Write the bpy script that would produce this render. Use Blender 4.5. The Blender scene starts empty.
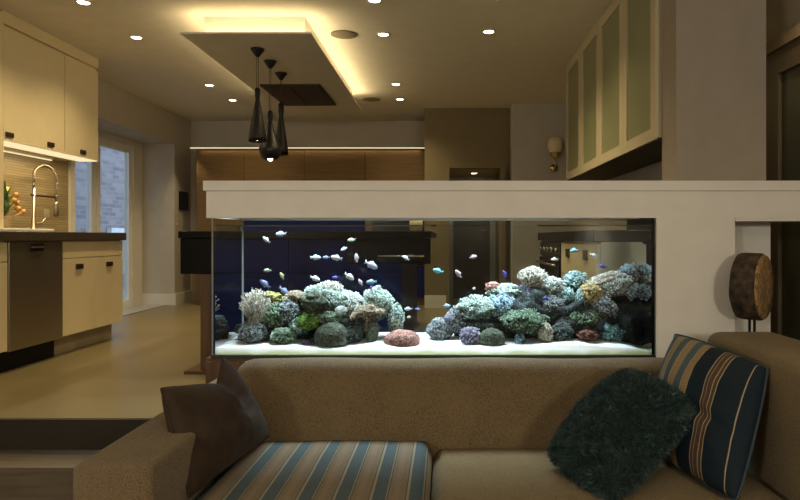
import bpy, bmesh, math, random
from mathutils import Vector, Matrix, noise
random.seed(7)
sc = bpy.context.scene
COL = sc.collection
PI = math.pi
KZ = 0.345            # kitchen floor level above the sunken living room floor
CEIL = 2.895
PW = {'down': 52, 'cove': 2.5, 'under': 8, 'living': 9, 'living_fill': 150, 'tank': 28, 'sky': 2.3, 'cornice': 1.2, 'corridor_fill': 16}   # lamp powers in watts

# ------------------------------------------------------------------ materials
MATS = {}
def nodes(name):
    m = bpy.data.materials.new(name); m.use_nodes = True
    nt = m.node_tree; nt.nodes.clear()
    out = nt.nodes.new('ShaderNodeOutputMaterial')
    return m, nt, out
def N(nt, t, **kw):
    n = nt.nodes.new(t)
    for k, v in kw.items():
        if k in n.inputs.keys(): n.inputs[k].default_value = v
        else: setattr(n, k, v)
    return n
def rgba(c): return (c[0], c[1], c[2], 1.0)
def ramp(nt, stops, interp='LINEAR'):
    r = nt.nodes.new('ShaderNodeValToRGB'); cr = r.color_ramp; cr.interpolation = interp
    while len(cr.elements) > 1: cr.elements.remove(cr.elements[-1])
    cr.elements[0].position = stops[0][0]; cr.elements[0].color = rgba(stops[0][1])
    for p, c in stops[1:]:
        e = cr.elements.new(p); e.color = rgba(c)
    return r
def plain(name, c, rough=0.5, metal=0.0, var=0.06, scale=8.0, bump=0.0, bscale=200.0, spec=0.5, sheen=0.0, coat=0.0, stretch=None):
    if name in MATS: return MATS[name]
    m, nt, out = nodes(name)
    b = N(nt, 'ShaderNodeBsdfPrincipled', Roughness=rough, Metallic=metal)
    b.inputs['Specular IOR Level'].default_value = spec
    if sheen: b.inputs['Sheen Weight'].default_value = sheen; b.inputs['Sheen Roughness'].default_value = .5
    if coat: b.inputs['Coat Weight'].default_value = coat; b.inputs['Coat Roughness'].default_value = .08
    tc = N(nt, 'ShaderNodeTexCoord')
    mp = N(nt, 'ShaderNodeMapping')
    if stretch: mp.inputs['Scale'].default_value = stretch
    nt.links.new(tc.outputs['Object'], mp.inputs['Vector'])
    nz = N(nt, 'ShaderNodeTexNoise', Scale=scale, Detail=5.0)
    nt.links.new(mp.outputs['Vector'], nz.inputs['Vector'])
    lo = [max(0, x*(1-var*2)) for x in c]; hi = [min(1, x*(1+var*2)) for x in c]
    r = ramp(nt, [(0.3, lo), (0.7, hi)])
    nt.links.new(nz.outputs['Fac'], r.inputs['Fac'])
    nt.links.new(r.outputs['Color'], b.inputs['Base Color'])
    if bump:
        n2 = N(nt, 'ShaderNodeTexNoise', Scale=bscale, Detail=2.0)
        nt.links.new(mp.outputs['Vector'], n2.inputs['Vector'])
        bp = N(nt, 'ShaderNodeBump', Strength=bump, Distance=0.004)
        nt.links.new(n2.outputs['Fac'], bp.inputs['Height'])
        nt.links.new(bp.outputs['Normal'], b.inputs['Normal'])
    nt.links.new(b.outputs['BSDF'], out.inputs['Surface'])
    MATS[name] = m
    return m
def emis(name, c, s):
    if name in MATS: return MATS[name]
    m, nt, out = nodes(name)
    e = N(nt, 'ShaderNodeEmission', Color=rgba(c), Strength=s)
    nt.links.new(e.outputs[0], out.inputs['Surface']); MATS[name] = m
    return m
def clear(name, tint, refl, ior=None, grough=0.0):
    m, nt, out = nodes(name)
    t = N(nt, 'ShaderNodeBsdfTransparent', Color=rgba(tint))
    g = N(nt, 'ShaderNodeBsdfGlossy', Color=(1, 1, 1, 1), Roughness=grough)
    mx = N(nt, 'ShaderNodeMixShader')
    if ior:
        f = N(nt, 'ShaderNodeFresnel', IOR=ior); nt.links.new(f.outputs[0], mx.inputs[0])
    else: mx.inputs[0].default_value = refl
    nt.links.new(t.outputs[0], mx.inputs[1]); nt.links.new(g.outputs[0], mx.inputs[2])
    nt.links.new(mx.outputs[0], out.inputs['Surface']); MATS[name] = m
    return m
def wood(name, dark, light, axis='X', rough=0.4, scale=3.0):
    m, nt, out = nodes(name)
    b = N(nt, 'ShaderNodeBsdfPrincipled', Roughness=rough)
    tc = N(nt, 'ShaderNodeTexCoord'); mp = N(nt, 'ShaderNodeMapping')
    s = {'X': (1, 14, 14), 'Y': (14, 1, 14), 'Z': (14, 14, 1)}[axis]
    mp.inputs['Scale'].default_value = s
    nt.links.new(tc.outputs['Object'], mp.inputs['Vector'])
    nz = N(nt, 'ShaderNodeTexNoise', Scale=scale, Detail=6.0, Distortion=.6)
    nt.links.new(mp.outputs['Vector'], nz.inputs['Vector'])
    r = ramp(nt, [(.3, dark), (.7, light)])
    nt.links.new(nz.outputs['Fac'], r.inputs['Fac']); nt.links.new(r.outputs['Color'], b.inputs['Base Color'])
    nt.links.new(b.outputs[0], out.inputs['Surface']); MATS[name] = m
    return m
def weave(name, c1, c2, scale=380.0, rough=.9, bump=.9):
    """woven upholstery: two crossed wave bands with a noise mottling"""
    m, nt, out = nodes(name)
    b = N(nt, 'ShaderNodeBsdfPrincipled', Roughness=rough); b.inputs['Specular IOR Level'].default_value = .15
    b.inputs['Sheen Weight'].default_value = .15
    tc = N(nt, 'ShaderNodeTexCoord')
    vo = N(nt, 'ShaderNodeTexVoronoi', Scale=scale); nz = N(nt, 'ShaderNodeTexNoise', Scale=scale*.45, Detail=3.0)
    n3 = N(nt, 'ShaderNodeTexNoise', Scale=6.0, Detail=3.0)
    for n in (vo, nz, n3): nt.links.new(tc.outputs['Object'], n.inputs['Vector'])
    ad = N(nt, 'ShaderNodeMath', operation='ADD'); nt.links.new(vo.outputs['Distance'], ad.inputs[0]); nt.links.new(nz.outputs['Fac'], ad.inputs[1])
    a2 = N(nt, 'ShaderNodeMath', operation='MULTIPLY_ADD'); nt.links.new(n3.outputs['Fac'], a2.inputs[0]); a2.inputs[1].default_value = .35; nt.links.new(ad.outputs[0], a2.inputs[2])
    r = ramp(nt, [(.75, c1), (1.35, c2)])
    dv = N(nt, 'ShaderNodeMath', operation='MULTIPLY'); nt.links.new(a2.outputs[0], dv.inputs[0]); dv.inputs[1].default_value = .74
    r = ramp(nt, [(.5, c1), (.98, c2)])
    nt.links.new(dv.outputs[0], r.inputs['Fac']); nt.links.new(r.outputs['Color'], b.inputs['Base Color'])
    bp = N(nt, 'ShaderNodeBump', Strength=bump, Distance=0.003)
    nt.links.new(ad.outputs[0], bp.inputs['Height']); nt.links.new(bp.outputs[0], b.inputs['Normal'])
    nt.links.new(b.outputs[0], out.inputs['Surface']); MATS[name] = m
    return m
def striped(name, stops, coord='UV', mult=1.0, rough=.8):
    """constant-ramp stripes across one axis, repeated mult times"""
    m, nt, out = nodes(name)
    b = N(nt, 'ShaderNodeBsdfPrincipled', Roughness=rough); b.inputs['Specular IOR Level'].default_value = .25
    tc = N(nt, 'ShaderNodeTexCoord'); sp = N(nt, 'ShaderNodeSeparateXYZ')
    nt.links.new(tc.outputs[coord], sp.inputs[0])
    ml = N(nt, 'ShaderNodeMath', operation='MULTIPLY'); nt.links.new(sp.outputs['X'], ml.inputs[0]); ml.inputs[1].default_value = mult
    fr = N(nt, 'ShaderNodeMath', operation='FRACT'); nt.links.new(ml.outputs[0], fr.inputs[0])
    r = ramp(nt, stops, 'CONSTANT'); nt.links.new(fr.outputs[0], r.inputs['Fac'])
    nz = N(nt, 'ShaderNodeTexNoise', Scale=240.0, Detail=2.0); nt.links.new(tc.outputs['Object'], nz.inputs['Vector'])
    mx = N(nt, 'ShaderNodeMix', data_type='RGBA', blend_type='MULTIPLY'); mx.inputs[0].default_value = .5
    nt.links.new(r.outputs['Color'], mx.inputs[6])
    r2 = ramp(nt, [(.3, (.55, .55, .55)), (.7, (1.3, 1.3, 1.3))]); nt.links.new(nz.outputs['Fac'], r2.inputs['Fac'])
    nt.links.new(r2.outputs['Color'], mx.inputs[7]); nt.links.new(mx.outputs[2], b.inputs['Base Color'])
    bp = N(nt, 'ShaderNodeBump', Strength=.25, Distance=.002); nt.links.new(nz.outputs['Fac'], bp.inputs['Height']); nt.links.new(bp.outputs[0], b.inputs['Normal'])
    nt.links.new(b.outputs[0], out.inputs['Surface']); MATS[name] = m
    return m
def brick(name, c1, c2, mortar, scale, bw=.5, rh=.25, ms=.02, axis='YZ', bias=0.0, rough=.8):
    m, nt, out = nodes(name)
    b = N(nt, 'ShaderNodeBsdfPrincipled', Roughness=rough)
    tc = N(nt, 'ShaderNodeTexCoord'); sp = N(nt, 'ShaderNodeSeparateXYZ'); cb = N(nt, 'ShaderNodeCombineXYZ')
    nt.links.new(tc.outputs['Object'], sp.inputs[0])
    nt.links.new(sp.outputs[axis[0]], cb.inputs['X']); nt.links.new(sp.outputs[axis[1]], cb.inputs['Y'])
    t = N(nt, 'ShaderNodeTexBrick', Color1=rgba(c1), Color2=rgba(c2), Mortar=rgba(mortar), Scale=scale)
    t.inputs['Brick Width'].default_value = bw; t.inputs['Row Height'].default_value = rh; t.inputs['Mortar Size'].default_value = ms; t.inputs['Bias'].default_value = bias
    nt.links.new(cb.outputs[0], t.inputs['Vector']); nt.links.new(t.outputs['Color'], b.inputs['Base Color'])
    bp = N(nt, 'ShaderNodeBump', Strength=.4, Distance=.005, invert=True); nt.links.new(t.outputs['Fac'], bp.inputs['Height']); nt.links.new(bp.outputs[0], b.inputs['Normal'])
    nt.links.new(b.outputs[0], out.inputs['Surface']); MATS[name] = m
    return m
LIT_TIPS = {}
def coral_mat(key, dark, mid, light, scale=95.0):
    LIT_TIPS[key] = plain('polyp_' + key, tuple(.25*m_+.48*x for x, m_ in zip(light, mid)), .7, var=.3, scale=60)  # pale polyp tips; gathered on tops they also paint light from above
    m, nt, out = nodes('coral_' + key)
    b = N(nt, 'ShaderNodeBsdfPrincipled', Roughness=.75); b.inputs['Specular IOR Level'].default_value = .2
    tc = N(nt, 'ShaderNodeTexCoord')
    vo = N(nt, 'ShaderNodeTexVoronoi', Scale=scale); nz = N(nt, 'ShaderNodeTexNoise', Scale=scale*.3, Detail=6.0, Roughness=.7)
    for n in (vo, nz): nt.links.new(tc.outputs['Object'], n.inputs['Vector'])
    s = N(nt, 'ShaderNodeMath', operation='MULTIPLY_ADD'); nt.links.new(vo.outputs['Distance'], s.inputs[0]); s.inputs[1].default_value = -.55
    nt.links.new(nz.outputs['Fac'], s.inputs[2])
    r = ramp(nt, [(.07, dark), (.30, tuple(x*.7 for x in mid)), (.50, tuple(.45*x+.55*y for x, y in zip(mid, light)))])
    nt.links.new(s.outputs[0], r.inputs['Fac']); nt.links.new(r.outputs['Color'], b.inputs['Base Color'])
    bp = N(nt, 'ShaderNodeBump', Strength=.7, Distance=.006); nt.links.new(s.outputs[0], bp.inputs['Height']); nt.links.new(bp.outputs[0], b.inputs['Normal'])
    nt.links.new(b.outputs[0], out.inputs['Surface'])
    return m

WALLP = plain('wall_paint', (.50, .45, .37), .85, var=.02)
WALLG = plain('grey_wall_paint', (.50, .48, .44), .85, var=.02)
COLP = plain('column_shaded_paint', (.35, .305, .25), .85, var=.02)  # darker than the beam: shading of the upper column is in the colour
CEILP = plain('ceiling_paint', (.80, .74, .62), .9, var=.015)
TAUPE = plain('taupe_paint', (.185, .145, .078), .85, var=.02)
WHITEP = plain('white_frame', (.82, .80, .74), .4, var=.01)
TRIMP = plain('trim_paint', (.70, .66, .58), .45, var=.015)
HOODP = plain('beam_paint', (.80, .77, .71), .5, var=.015)
CREAM = plain('cream_lacquer', (.74, .62, .39), .35, var=.012)
CREAM2 = plain('cream_frame', (.56, .49, .33), .4, var=.012)
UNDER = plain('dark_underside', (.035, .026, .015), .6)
FLOORK = plain('kitchen_floor', (.22, .172, .083), .34, var=.05, scale=1.3, bump=.02, bscale=60)
FLOORL = wood('living_floor', (.06, .045, .03), (.10, .075, .05), 'X', .45)
STEPM = wood('step_wood', (.10, .075, .05), (.17, .13, .085), 'X', .45)
WALNUT = wood('walnut_veneer', (.095, .048, .007), (.15, .080, .014), 'X', .6)
WALNUTZ = wood('walnut_dark', (.085, .04, .014), (.15, .075, .028), 'Z', .35)
NAVY = plain('navy_gloss', (.003, .011, .095), .45, var=.05, spec=.06)
BLACK = plain('black_stone', (.004, .0038, .0035), .35, var=.1, spec=.12)
BLACKM = plain('black_metal', (.015, .013, .012), .4, metal=.3, var=.1)
BGLASS = plain('black_glass', (.004, .004, .005), .2, var=.0, spec=.12)
DARKBR = plain('dark_bronze', (.07, .045, .025), .35, metal=.6, var=.05)
COUNTER = plain('brown_quartz', (.075, .058, .038), .3, var=.15, scale=60)
STEEL = plain('brushed_steel', (.36, .31, .22), .33, metal=.85, var=.05, scale=20, stretch=(1, 1, 30))
TAPM = plain('tap_steel', (.40, .35, .26), .28, metal=1.0, var=.0)
CHROME = plain('chrome', (.75, .72, .66), .12, metal=1.0, var=.0)
BRASSY = plain('brass', (.62, .46, .22), .25, metal=1.0, var=.03)
SOFA = weave('sofa_weave', (.060, .041, .019), (.235, .170, .090))
SOFAS = weave('seat_weave', (.085, .059, .022), (.28, .203, .092))
BROWNV = plain('brown_velvet', (.044, .027, .016), .75, var=.12, scale=14, bump=.12, bscale=70, sheen=.04, spec=.2)
FURB = plain('teal_fur_backing', (.008, .020, .021), .9, var=.3, scale=60)
FURM = plain('teal_fur', (.020, .050, .050), .45, var=.48, scale=90, sheen=.1)
SAND, _nt, _out = nodes('white_sand')
_b = N(_nt, 'ShaderNodeBsdfPrincipled', Roughness=.9); _tc = N(_nt, 'ShaderNodeTexCoord'); _sp = N(_nt, 'ShaderNodeSeparateXYZ'); _nt.links.new(_tc.outputs['Object'], _sp.inputs[0])
_nz = N(_nt, 'ShaderNodeTexNoise', Scale=7.0, Detail=4.0); _nt.links.new(_tc.outputs['Object'], _nz.inputs['Vector'])
_mp = N(_nt, 'ShaderNodeMapRange'); _mp.inputs['From Min'].default_value = .720; _mp.inputs['From Max'].default_value = .690; _nt.links.new(_sp.outputs['Z'], _mp.inputs['Value'])
_ml = N(_nt, 'ShaderNodeMath', operation='MULTIPLY'); _nt.links.new(_mp.outputs[0], _ml.inputs[0]); _nt.links.new(_nz.outputs['Fac'], _ml.inputs[1])
_r = ramp(_nt, [(.10, (.84, .85, .82)), (.42, (.42, .46, .24))]); _nt.links.new(_ml.outputs[0], _r.inputs['Fac']); _nt.links.new(_r.outputs['Color'], _b.inputs['Base Color'])
_n2 = N(_nt, 'ShaderNodeTexNoise', Scale=180.0, Detail=2.0); _nt.links.new(_tc.outputs['Object'], _n2.inputs['Vector'])
_bp = N(_nt, 'ShaderNodeBump', Strength=.4, Distance=.004); _nt.links.new(_n2.outputs['Fac'], _bp.inputs['Height']); _nt.links.new(_bp.outputs[0], _b.inputs['Normal']); _nt.links.new(_b.outputs[0], _out.inputs['Surface'])
GLASSP = clear('pane_glass', (.985, .99, .985), .006)
WATER = clear('water', (.90, .95, .99), 0, 1.33)
WINGL = clear('window_glass', (.86, .92, .94), .06)
SEAL = plain('grey_seal', (.30, .30, .27), .5)
FROST = plain('frosted_glass', (.26, .27, .15), .28, var=.05, scale=2)
GREENGL = plain('dark_green_glass', (.070, .075, .050), .3, var=.1, scale=2)
DARKOAK = wood('dark_oak', (.10, .08, .05), (.17, .135, .088), 'Z', .45)
VENTM = plain('vent_bronze', (.055, .036, .016), .45, metal=.3, var=.08)
SPEAK = plain('speaker_mesh', (.20, .165, .10), .8, var=.1, scale=200)
BULB = emis('lamp_glow', (1, .86, .62), 14)
BULB2 = emis('pendant_glow', (1, .80, .5), 6)
LEDS = emis('led_strip_glow', (1, .85, .5), 5)
LEDU = emis('led_under_glow', (1, .84, .48), 1.0)

# ------------------------------------------------------------------ mesh helpers
def link(name, bm, mat, parent=None, smooth=False, auto=None):
    me = bpy.data.meshes.new(name); bm.normal_update(); bm.to_mesh(me); bm.free()
    o = bpy.data.objects.new(name, me); COL.objects.link(o)
    for m in (mat if isinstance(mat, (list, tuple)) else [mat]): me.materials.append(m)
    if smooth:
        for p in me.polygons: p.use_smooth = True
    if parent is not None:
        o.parent = parent
        if parent.parent is None: o.matrix_parent_inverse = Matrix.Translation(parent.location).inverted()
    return o
def setp(o, label=None, cat=None, group=None, kind=None):
    if label: o['label'] = label
    if cat: o['category'] = cat
    if group: o['group'] = group
    if kind: o['kind'] = kind
    return o
def empty(name, loc, label, cat, group=None):
    o = bpy.data.objects.new(name, None); o.location = loc; o.empty_display_size = .1; COL.objects.link(o)
    return setp(o, label, cat, group)
def box(bm, x0, x1, y0, y1, z0, z1, bev=0.0, seg=2):
    r = bmesh.ops.create_cube(bm, size=1.0)
    vs = r['verts']
    for v in vs:
        v.co = Vector(((x0+x1)/2 + v.co.x*(x1-x0), (y0+y1)/2 + v.co.y*(y1-y0), (z0+z1)/2 + v.co.z*(z1-z0)))
    if bev:
        es = list({e for v in vs for e in v.link_edges})
        bmesh.ops.bevel(bm, geom=es, offset=bev, segments=seg, profile=.5, affect='EDGES')
    return vs
def bx(name, x0, x1, y0, y1, z0, z1, mat, parent=None, bev=0.0, seg=2, smooth=False):
    bm = bmesh.new(); box(bm, x0, x1, y0, y1, z0, z1, bev, seg)
    return link(name, bm, mat, parent, smooth)
def struct(name, boxes, mat):
    bm = bmesh.new()
    for b in boxes: box(bm, *b)
    return setp(link(name, bm, mat), kind='structure')
def lathe(bm, prof, c=(0, 0, 0), seg=24, M=None):
    rings = []
    for r, z in prof:
        ring = []
        for k in range(seg):
            a = 2*PI*k/seg
            p = Vector((r*math.cos(a), r*math.sin(a), z))
            if M is not None: p = M @ p
            ring.append(bm.verts.new(p + Vector(c)))
        rings.append(ring)
    for i in range(len(rings)-1):
        for k in range(seg):
            bm.faces.new((rings[i][k], rings[i][(k+1) % seg], rings[i+1][(k+1) % seg], rings[i+1][k]))
    if prof[0][0] > 1e-5: bm.faces.new(list(reversed(rings[0])))
    if prof[-1][0] > 1e-5: bm.faces.new(rings[-1])
def tube(bm, pts, r, seg=8, cap=True):
    pts = [Vector(p) for p in pts]; rings = []
    n = len(pts)
    rad = r if isinstance(r, (list, tuple)) else [r]*n
    up = Vector((.31, .17, .93))
    for i, p in enumerate(pts):
        t = (pts[min(i+1, n-1)] - pts[max(i-1, 0)]).normalized()
        if abs(t.dot(up)) > .98: up = Vector((.93, .2, .3))
        a = t.cross(up).normalized(); b = t.cross(a)
        rings.append([bm.verts.new(p + (a*math.cos(2*PI*k/seg) + b*math.sin(2*PI*k/seg))*rad[i]) for k in range(seg)])
    for i in range(n-1):
        for k in range(seg):
            bm.faces.new((rings[i][k], rings[i][(k+1) % seg], rings[i+1][(k+1) % seg], rings[i+1][k]))
    if cap and seg > 2:
        bm.faces.new(list(reversed(rings[0]))); bm.faces.new(rings[-1])

# ================================================================== SETTING
struct('floor_kitchen', [(-3.7, -1.16, 3.25, 9.4, 0, KZ), (-1.16, 2.3, 3.62, 9.8, 0, KZ)], FLOORK)
struct('floor_threshold', [(-4.3, -3.70, 6.2, 8.65, 0, KZ), ], plain('threshold_daylight_tone', (.42, .41, .38), .35, var=.06))  # recess floor; the daylight falling on it is put into the pale tone
struct('trim_threshold', [(-3.70, -3.685, 6.2, 8.62, KZ, KZ+.004)], DARKOAK)
struct('floor_living', [(-3.7, 2.3, -4.0, 3.62, -.1, 0)], FLOORL)
struct('floor_step', [(-3.6, -1.16, 2.98, 3.25, 0, .192)], STEPM)
struct('trim_riser_shade', [(-3.6, -1.16, 3.235, 3.249, .193, KZ-.004)], plain('riser_shade', (.022, .017, .009), .6))  # dark facing over the riser; its lack of light is in the colour
struct('ceiling', [(-3.7, 2.3, -4.0, 9.4, CEIL, CEIL+.1)], CEILP)
struct('wall_left', [(-4.2, -3.6, -4.0, 6.2, 0, CEIL), (-4.2, -3.6, 6.2, 8.65, 2.49, CEIL), (-4.2, -3.6, 8.65, 9.4, KZ, CEIL)], WALLP)
struct('wall_back', [(-3.6, -.26, 9.2, 9.4, KZ, CEIL)], WALLP)
struct('wall_passage', [(-.26, .05, 8.30, 9.3, KZ, CEIL), (.73, .83, 8.30, 9.3, KZ, CEIL), (.05, .73, 8.30, 8.4, 2.13, CEIL)], TAUPE)
struct('wall_kitchen_end', [(.83, 1.52, 8.04, 8.3, KZ, CEIL)], WALLG)
struct('wall_hall', [(.05, .73, 9.62, 9.75, KZ, 2.3), (-.02, .05, 9.2, 9.7, KZ, 2.3), (.73, .8, 9.2, 9.7, KZ, 2.3), (.05, .73, 8.4, 9.7, 2.13, 2.2)], WALLP)
struct('wall_kitchen_right', [(1.52, 1.64, 3.58, 8.3, KZ, CEIL)], WALLP)
struct('wall_right', [(2.2, 2.3, -4.0, 9.4, 0, CEIL)], WALLP)
struct('wall_corridor_end', [(1.64, 2.2, 7.0, 7.1, KZ, CEIL)], WALLP)
struct('wall_behind', [(-3.7, 2.3, -4.1, -4.0, 0, CEIL)], plain('brown_wall_paint', (.10, .075, .05), .85, var=.02))
struct('wall_column', [(1.195, 1.66, 3.36, 3.58, 0, CEIL)], COLP)
struct('wall_pier', [(1.008, 1.383, 3.10, 3.30, 0, 1.341)], HOODP)
# white beam that hides the lamps of the tank and runs on to the right
struct('trim_beam', [(-1.137, 2.19, 3.095, 3.12, 1.341, 1.47), (-1.137, 2.19, 3.57, 3.60, 1.341, 1.47), (-1.137, -1.112, 3.12, 3.57, 1.341, 1.47),
                     (1.008, 2.19, 3.121, 3.333, 1.342, 1.47), (-1.147, 2.19, 3.08, 3.355, 1.4705, 1.517), (-1.147, 1.19, 3.355, 3.61, 1.471, 1.517)], HOODP)
struct('wall_recess', [(1.384, 1.67, 3.335, 3.358, 0, 1.343)], HOODP)  # column front below the beam, kept pale without the painted shading
struct('trim_beam_lip', [(1.385, 2.19, 3.10, 3.33, 1.326, 1.3405)], HOODP)
struct('baseboard_left', [(-3.6, -3.575, 8.65, 9.2, KZ, KZ+.15), (-4.05, -3.575, 8.625, 8.65, KZ, KZ+.15)], TRIMP)
struct('baseboard_back', [(-.26, .05, 8.275, 8.30, KZ, KZ+.16), (.84, 1.5, 8.015, 8.04, KZ, KZ+.14)], TRIMP)
struct('trim_backsplash_end', [(-3.63, -3.565, 6.19, 6.27, KZ, 2.49)], TRIMP)

# garden doors in the deep reveal of the left wall: two leaves
def garden_door(name, y0, y1):
    root = bpy.data.objects.new(name, None); root.location = (-4.08, (y0+y1)/2, KZ); COL.objects.link(root); setp(root, kind='structure')
    bm = bmesh.new()
    box(bm, -4.11, -4.05, y0, y0+.09, KZ, 2.42); box(bm, -4.11, -4.05, y1-.09, y1, KZ, 2.42)
    box(bm, -4.11, -4.05, y0+.09, y1-.09, KZ, KZ+.10); box(bm, -4.11, -4.05, y0+.09, y1-.09, 2.33, 2.42)
    link('door_frame', bm, WHITEP, root)
    bx('glass', -4.085, -4.075, y0+.09, y1-.09, KZ+.10, 2.33, WINGL, root)
    return root
garden_door('door_1', 6.25, 7.54); d2 = garden_door('door_2', 7.55, 8.42)
struct('trim_door_surround', [(-4.15, -4.03, 8.42, 8.65, KZ, 2.49), (-4.15, -4.03, 6.2, 8.42, 2.42, 2.49)], TRIMP)
# outside: brick wall of the neighbour, its white window and the patio
BRK = brick('outside_brick', (.20, .17, .20), (.36, .31, .32), (.30, .30, .32), 1.0, .24, .078, .008, 'YZ')
ob = struct('wall_outside', [(-6.4, -6.2, 4.0, 20, -.2, 6)], BRK)
struct('floor_patio', [(-6.2, -4.2, 4.0, 20, -.2, .30)], plain('patio_stone', (.30, .30, .30), .8, var=.1))
bm = bmesh.new()
for b in ((-6.19, -6.10, 11.9, 12.0, .55, 1.30), (-6.19, -6.10, 12.95, 13.05, .55, 1.30), (-6.19, -6.10, 11.9, 13.05, 1.30, 1.42), (-6.19, -6.10, 12.4, 12.48, .55, 1.30)): box(bm, *b)
w = link('window_outside', bm, plain('white_upvc', (.75, .78, .8), .5)); setp(w, kind='structure')

# backsplash tiles
TILE = brick('strip_mosaic', (.30, .22, .11), (.40, .31, .17), (.20, .15, .08), 1.0, .30, .022, .0025, 'YZ', rough=.4)
struct('wall_backsplash', [(-3.6, -3.585, 4.0, 6.185, KZ+.94, 1.98)], TILE)

# hall door at the end of the passage
root = bpy.data.objects.new('door_3', None); root.location = (.39, 9.58, KZ); COL.objects.link(root); setp(root, kind='structure')
bx('door_leaf', .12, .66, 9.56, 9.60, KZ, 2.0, plain('grey_brown_door', (.075, .065, .062), .45), root)
bm = bmesh.new(); box(bm, .05, .12, 9.55, 9.62, KZ, 2.06); box(bm, .66, .73, 9.55, 9.62, KZ, 2.06); box(bm, .12, .66, 9.55, 9.62, 2.0, 2.06); link('door_frame', bm, plain('grey_frame', (.32, .33, .34), .5), root)
bm = bmesh.new(); tube(bm, [(.60, 9.555, 1.34), (.60, 9.52, 1.34), (.52, 9.52, 1.34)], .009); link('door_handle', bm, CHROME, root)
struct('trim_passage', [(.015, .055, 8.22, 8.33, KZ, 2.16), (.70, .76, 8.17, 8.33, KZ, 2.13)], TAUPE)

# dark glazed door in the right wall beyond the column
root = bpy.data.objects.new('door_4', None); root.location = (2.17, 4.1, KZ); COL.objects.link(root); setp(root, kind='structure')
bm = bmesh.new()
for b in ((2.14, 2.2, 2.5, 2.62, 0, 2.45), (2.14, 2.2, 4.18, 4.36, 0, 2.45), (2.14, 2.2, 2.62, 4.18, 2.30, 2.45), (2.14, 2.2, 2.62, 4.18, 0, .5), (2.14, 2.2, 3.3, 3.42, .5, 2.30)): box(bm, *b)
link('door_frame', bm, DARKOAK, root)
bm = bmesh.new(); box(bm, 2.165, 2.18, 2.62, 3.3, .5, 2.30); box(bm, 2.165, 2.18, 3.42, 4.18, .5, 2.30); link('door_glass', bm, GREENGL, root)
struct('trim_door_head', [(2.12, 2.2, 2.2, 4.6, 2.455, 2.53)], plain('oak_trim', (.33, .26, .17), .5))
struct('trim_door_post', [(2.12, 2.2, 4.37, 4.60, 0, 2.455)], DARKOAK)

# ================================================================== CEILING FITTINGS
# dropped tray with cove light
tr = empty('ceiling_tray', (-1.42, 6.06, CEIL), 'dropped rectangular ceiling panel with warm light glowing around its edges', 'ceiling panel')
bx('panel', -1.89, -.957, 4.64, 7.48, 2.70, 2.714, CEILP, tr, .002)
bx('riser', -1.80, -1.047, 4.86, 7.33, 2.7145, CEIL-.001, CEILP, tr)
bm = bmesh.new()
for b in ((-1.85, -.997, 4.78, 4.80, 2.7145, 2.724), (-1.85, -.997, 7.385, 7.405, 2.7145, 2.724), (-1.85, -1.83, 4.80, 7.385, 2.7145, 2.724), (-1.017, -.997, 4.80, 7.385, 2.7145, 2.724)): box(bm, *b)
link('led_strip', bm, LEDS, tr)
# extractor in the tray
ex = empty('ceiling_extractor', (-1.47, 6.62, 2.70), 'dark bronze two-panel extractor hood set flush into the dropped ceiling panel', 'extractor hood')
bx('extractor_rim', -1.756, -1.185, 6.16, 7.09, 2.682, 2.699, VENTM, ex, .003)
bx('extractor_plate', -1.745, -1.476, 6.18, 7.07, 2.676, 2.684, VENTM, ex, .003)
bx('extractor_plate', -1.464, -1.196, 6.18, 7.07, 2.676, 2.684, VENTM, ex, .003)

# downlights
def downlight(x, y, label, z=CEIL, group='recessed ceiling downlights', r=.045):
    t = empty('downlight', (x, y, z), label, 'downlight', group)
    bm = bmesh.new(); lathe(bm, [(r*.85, -.002), (r*1.05, -.008), (r*1.25, -.006), (r*1.27, -.0005)], (x, y, z), 24)
    link('trim_ring', bm, TRIMP, t, True)
    bm = bmesh.new(); lathe(bm, [(r*.86, -.001), (r*.86, -.0055), (0.0, -.0065)], (x, y, z), 24)
    link('lamp', bm, BULB, t, True)
    return t
DL = [(-2.54, 5.35, 'ceiling downlight second from the camera in the row over the cream cabinets'),
      (-2.55, 7.03, 'ceiling downlight third from the camera in the row over the cream cabinets'),
      (-2.55, 7.80, 'farthest small ceiling downlight of the row over the cabinets, near the back wall'),
      (-2.53, 4.55, 'downlight nearest the camera over the cream upper cabinets, cut by the top edge'),
      (-.50, 5.27, 'ceiling downlight just right of the round ceiling speaker beside the glowing panel'),
      (-.49, 4.51, 'ceiling downlight cut by the top edge, straight above the centre of the tank'),
      (-.527, 6.99, 'upper of two close small downlights right of the far corner of the glowing panel'),
      (-.537, 7.75, 'lower of two close small downlights right of the far corner of the glowing panel'),
      (.35, 5.20, 'single bright ceiling downlight nearest the glass-fronted wall cabinets'),
      (.37, 4.45, 'faint downlight at the top edge beside the glass-fronted wall cabinets')]
for x, y, lb in DL: downlight(x, y, lb)
downlight(.40, 8.94, 'small downlight in the low passage ceiling beyond the tank', 2.13, 'passage downlight')
for x, y, lb in ((-.82, 5.27, 'round beige ceiling speaker grille beside the near end of the glowing panel'), (-.88, 7.75, 'small round ceiling speaker grille at the far corner of the glowing panel')):
    bm = bmesh.new(); lathe(bm, [(.105, -.0005), (.105, -.008), (.09, -.012), (0, -.012)], (x, y, CEIL), 32)
    setp(link('ceiling_speaker', bm, SPEAK, None, True), lb, 'speaker', 'ceiling speakers')

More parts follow.
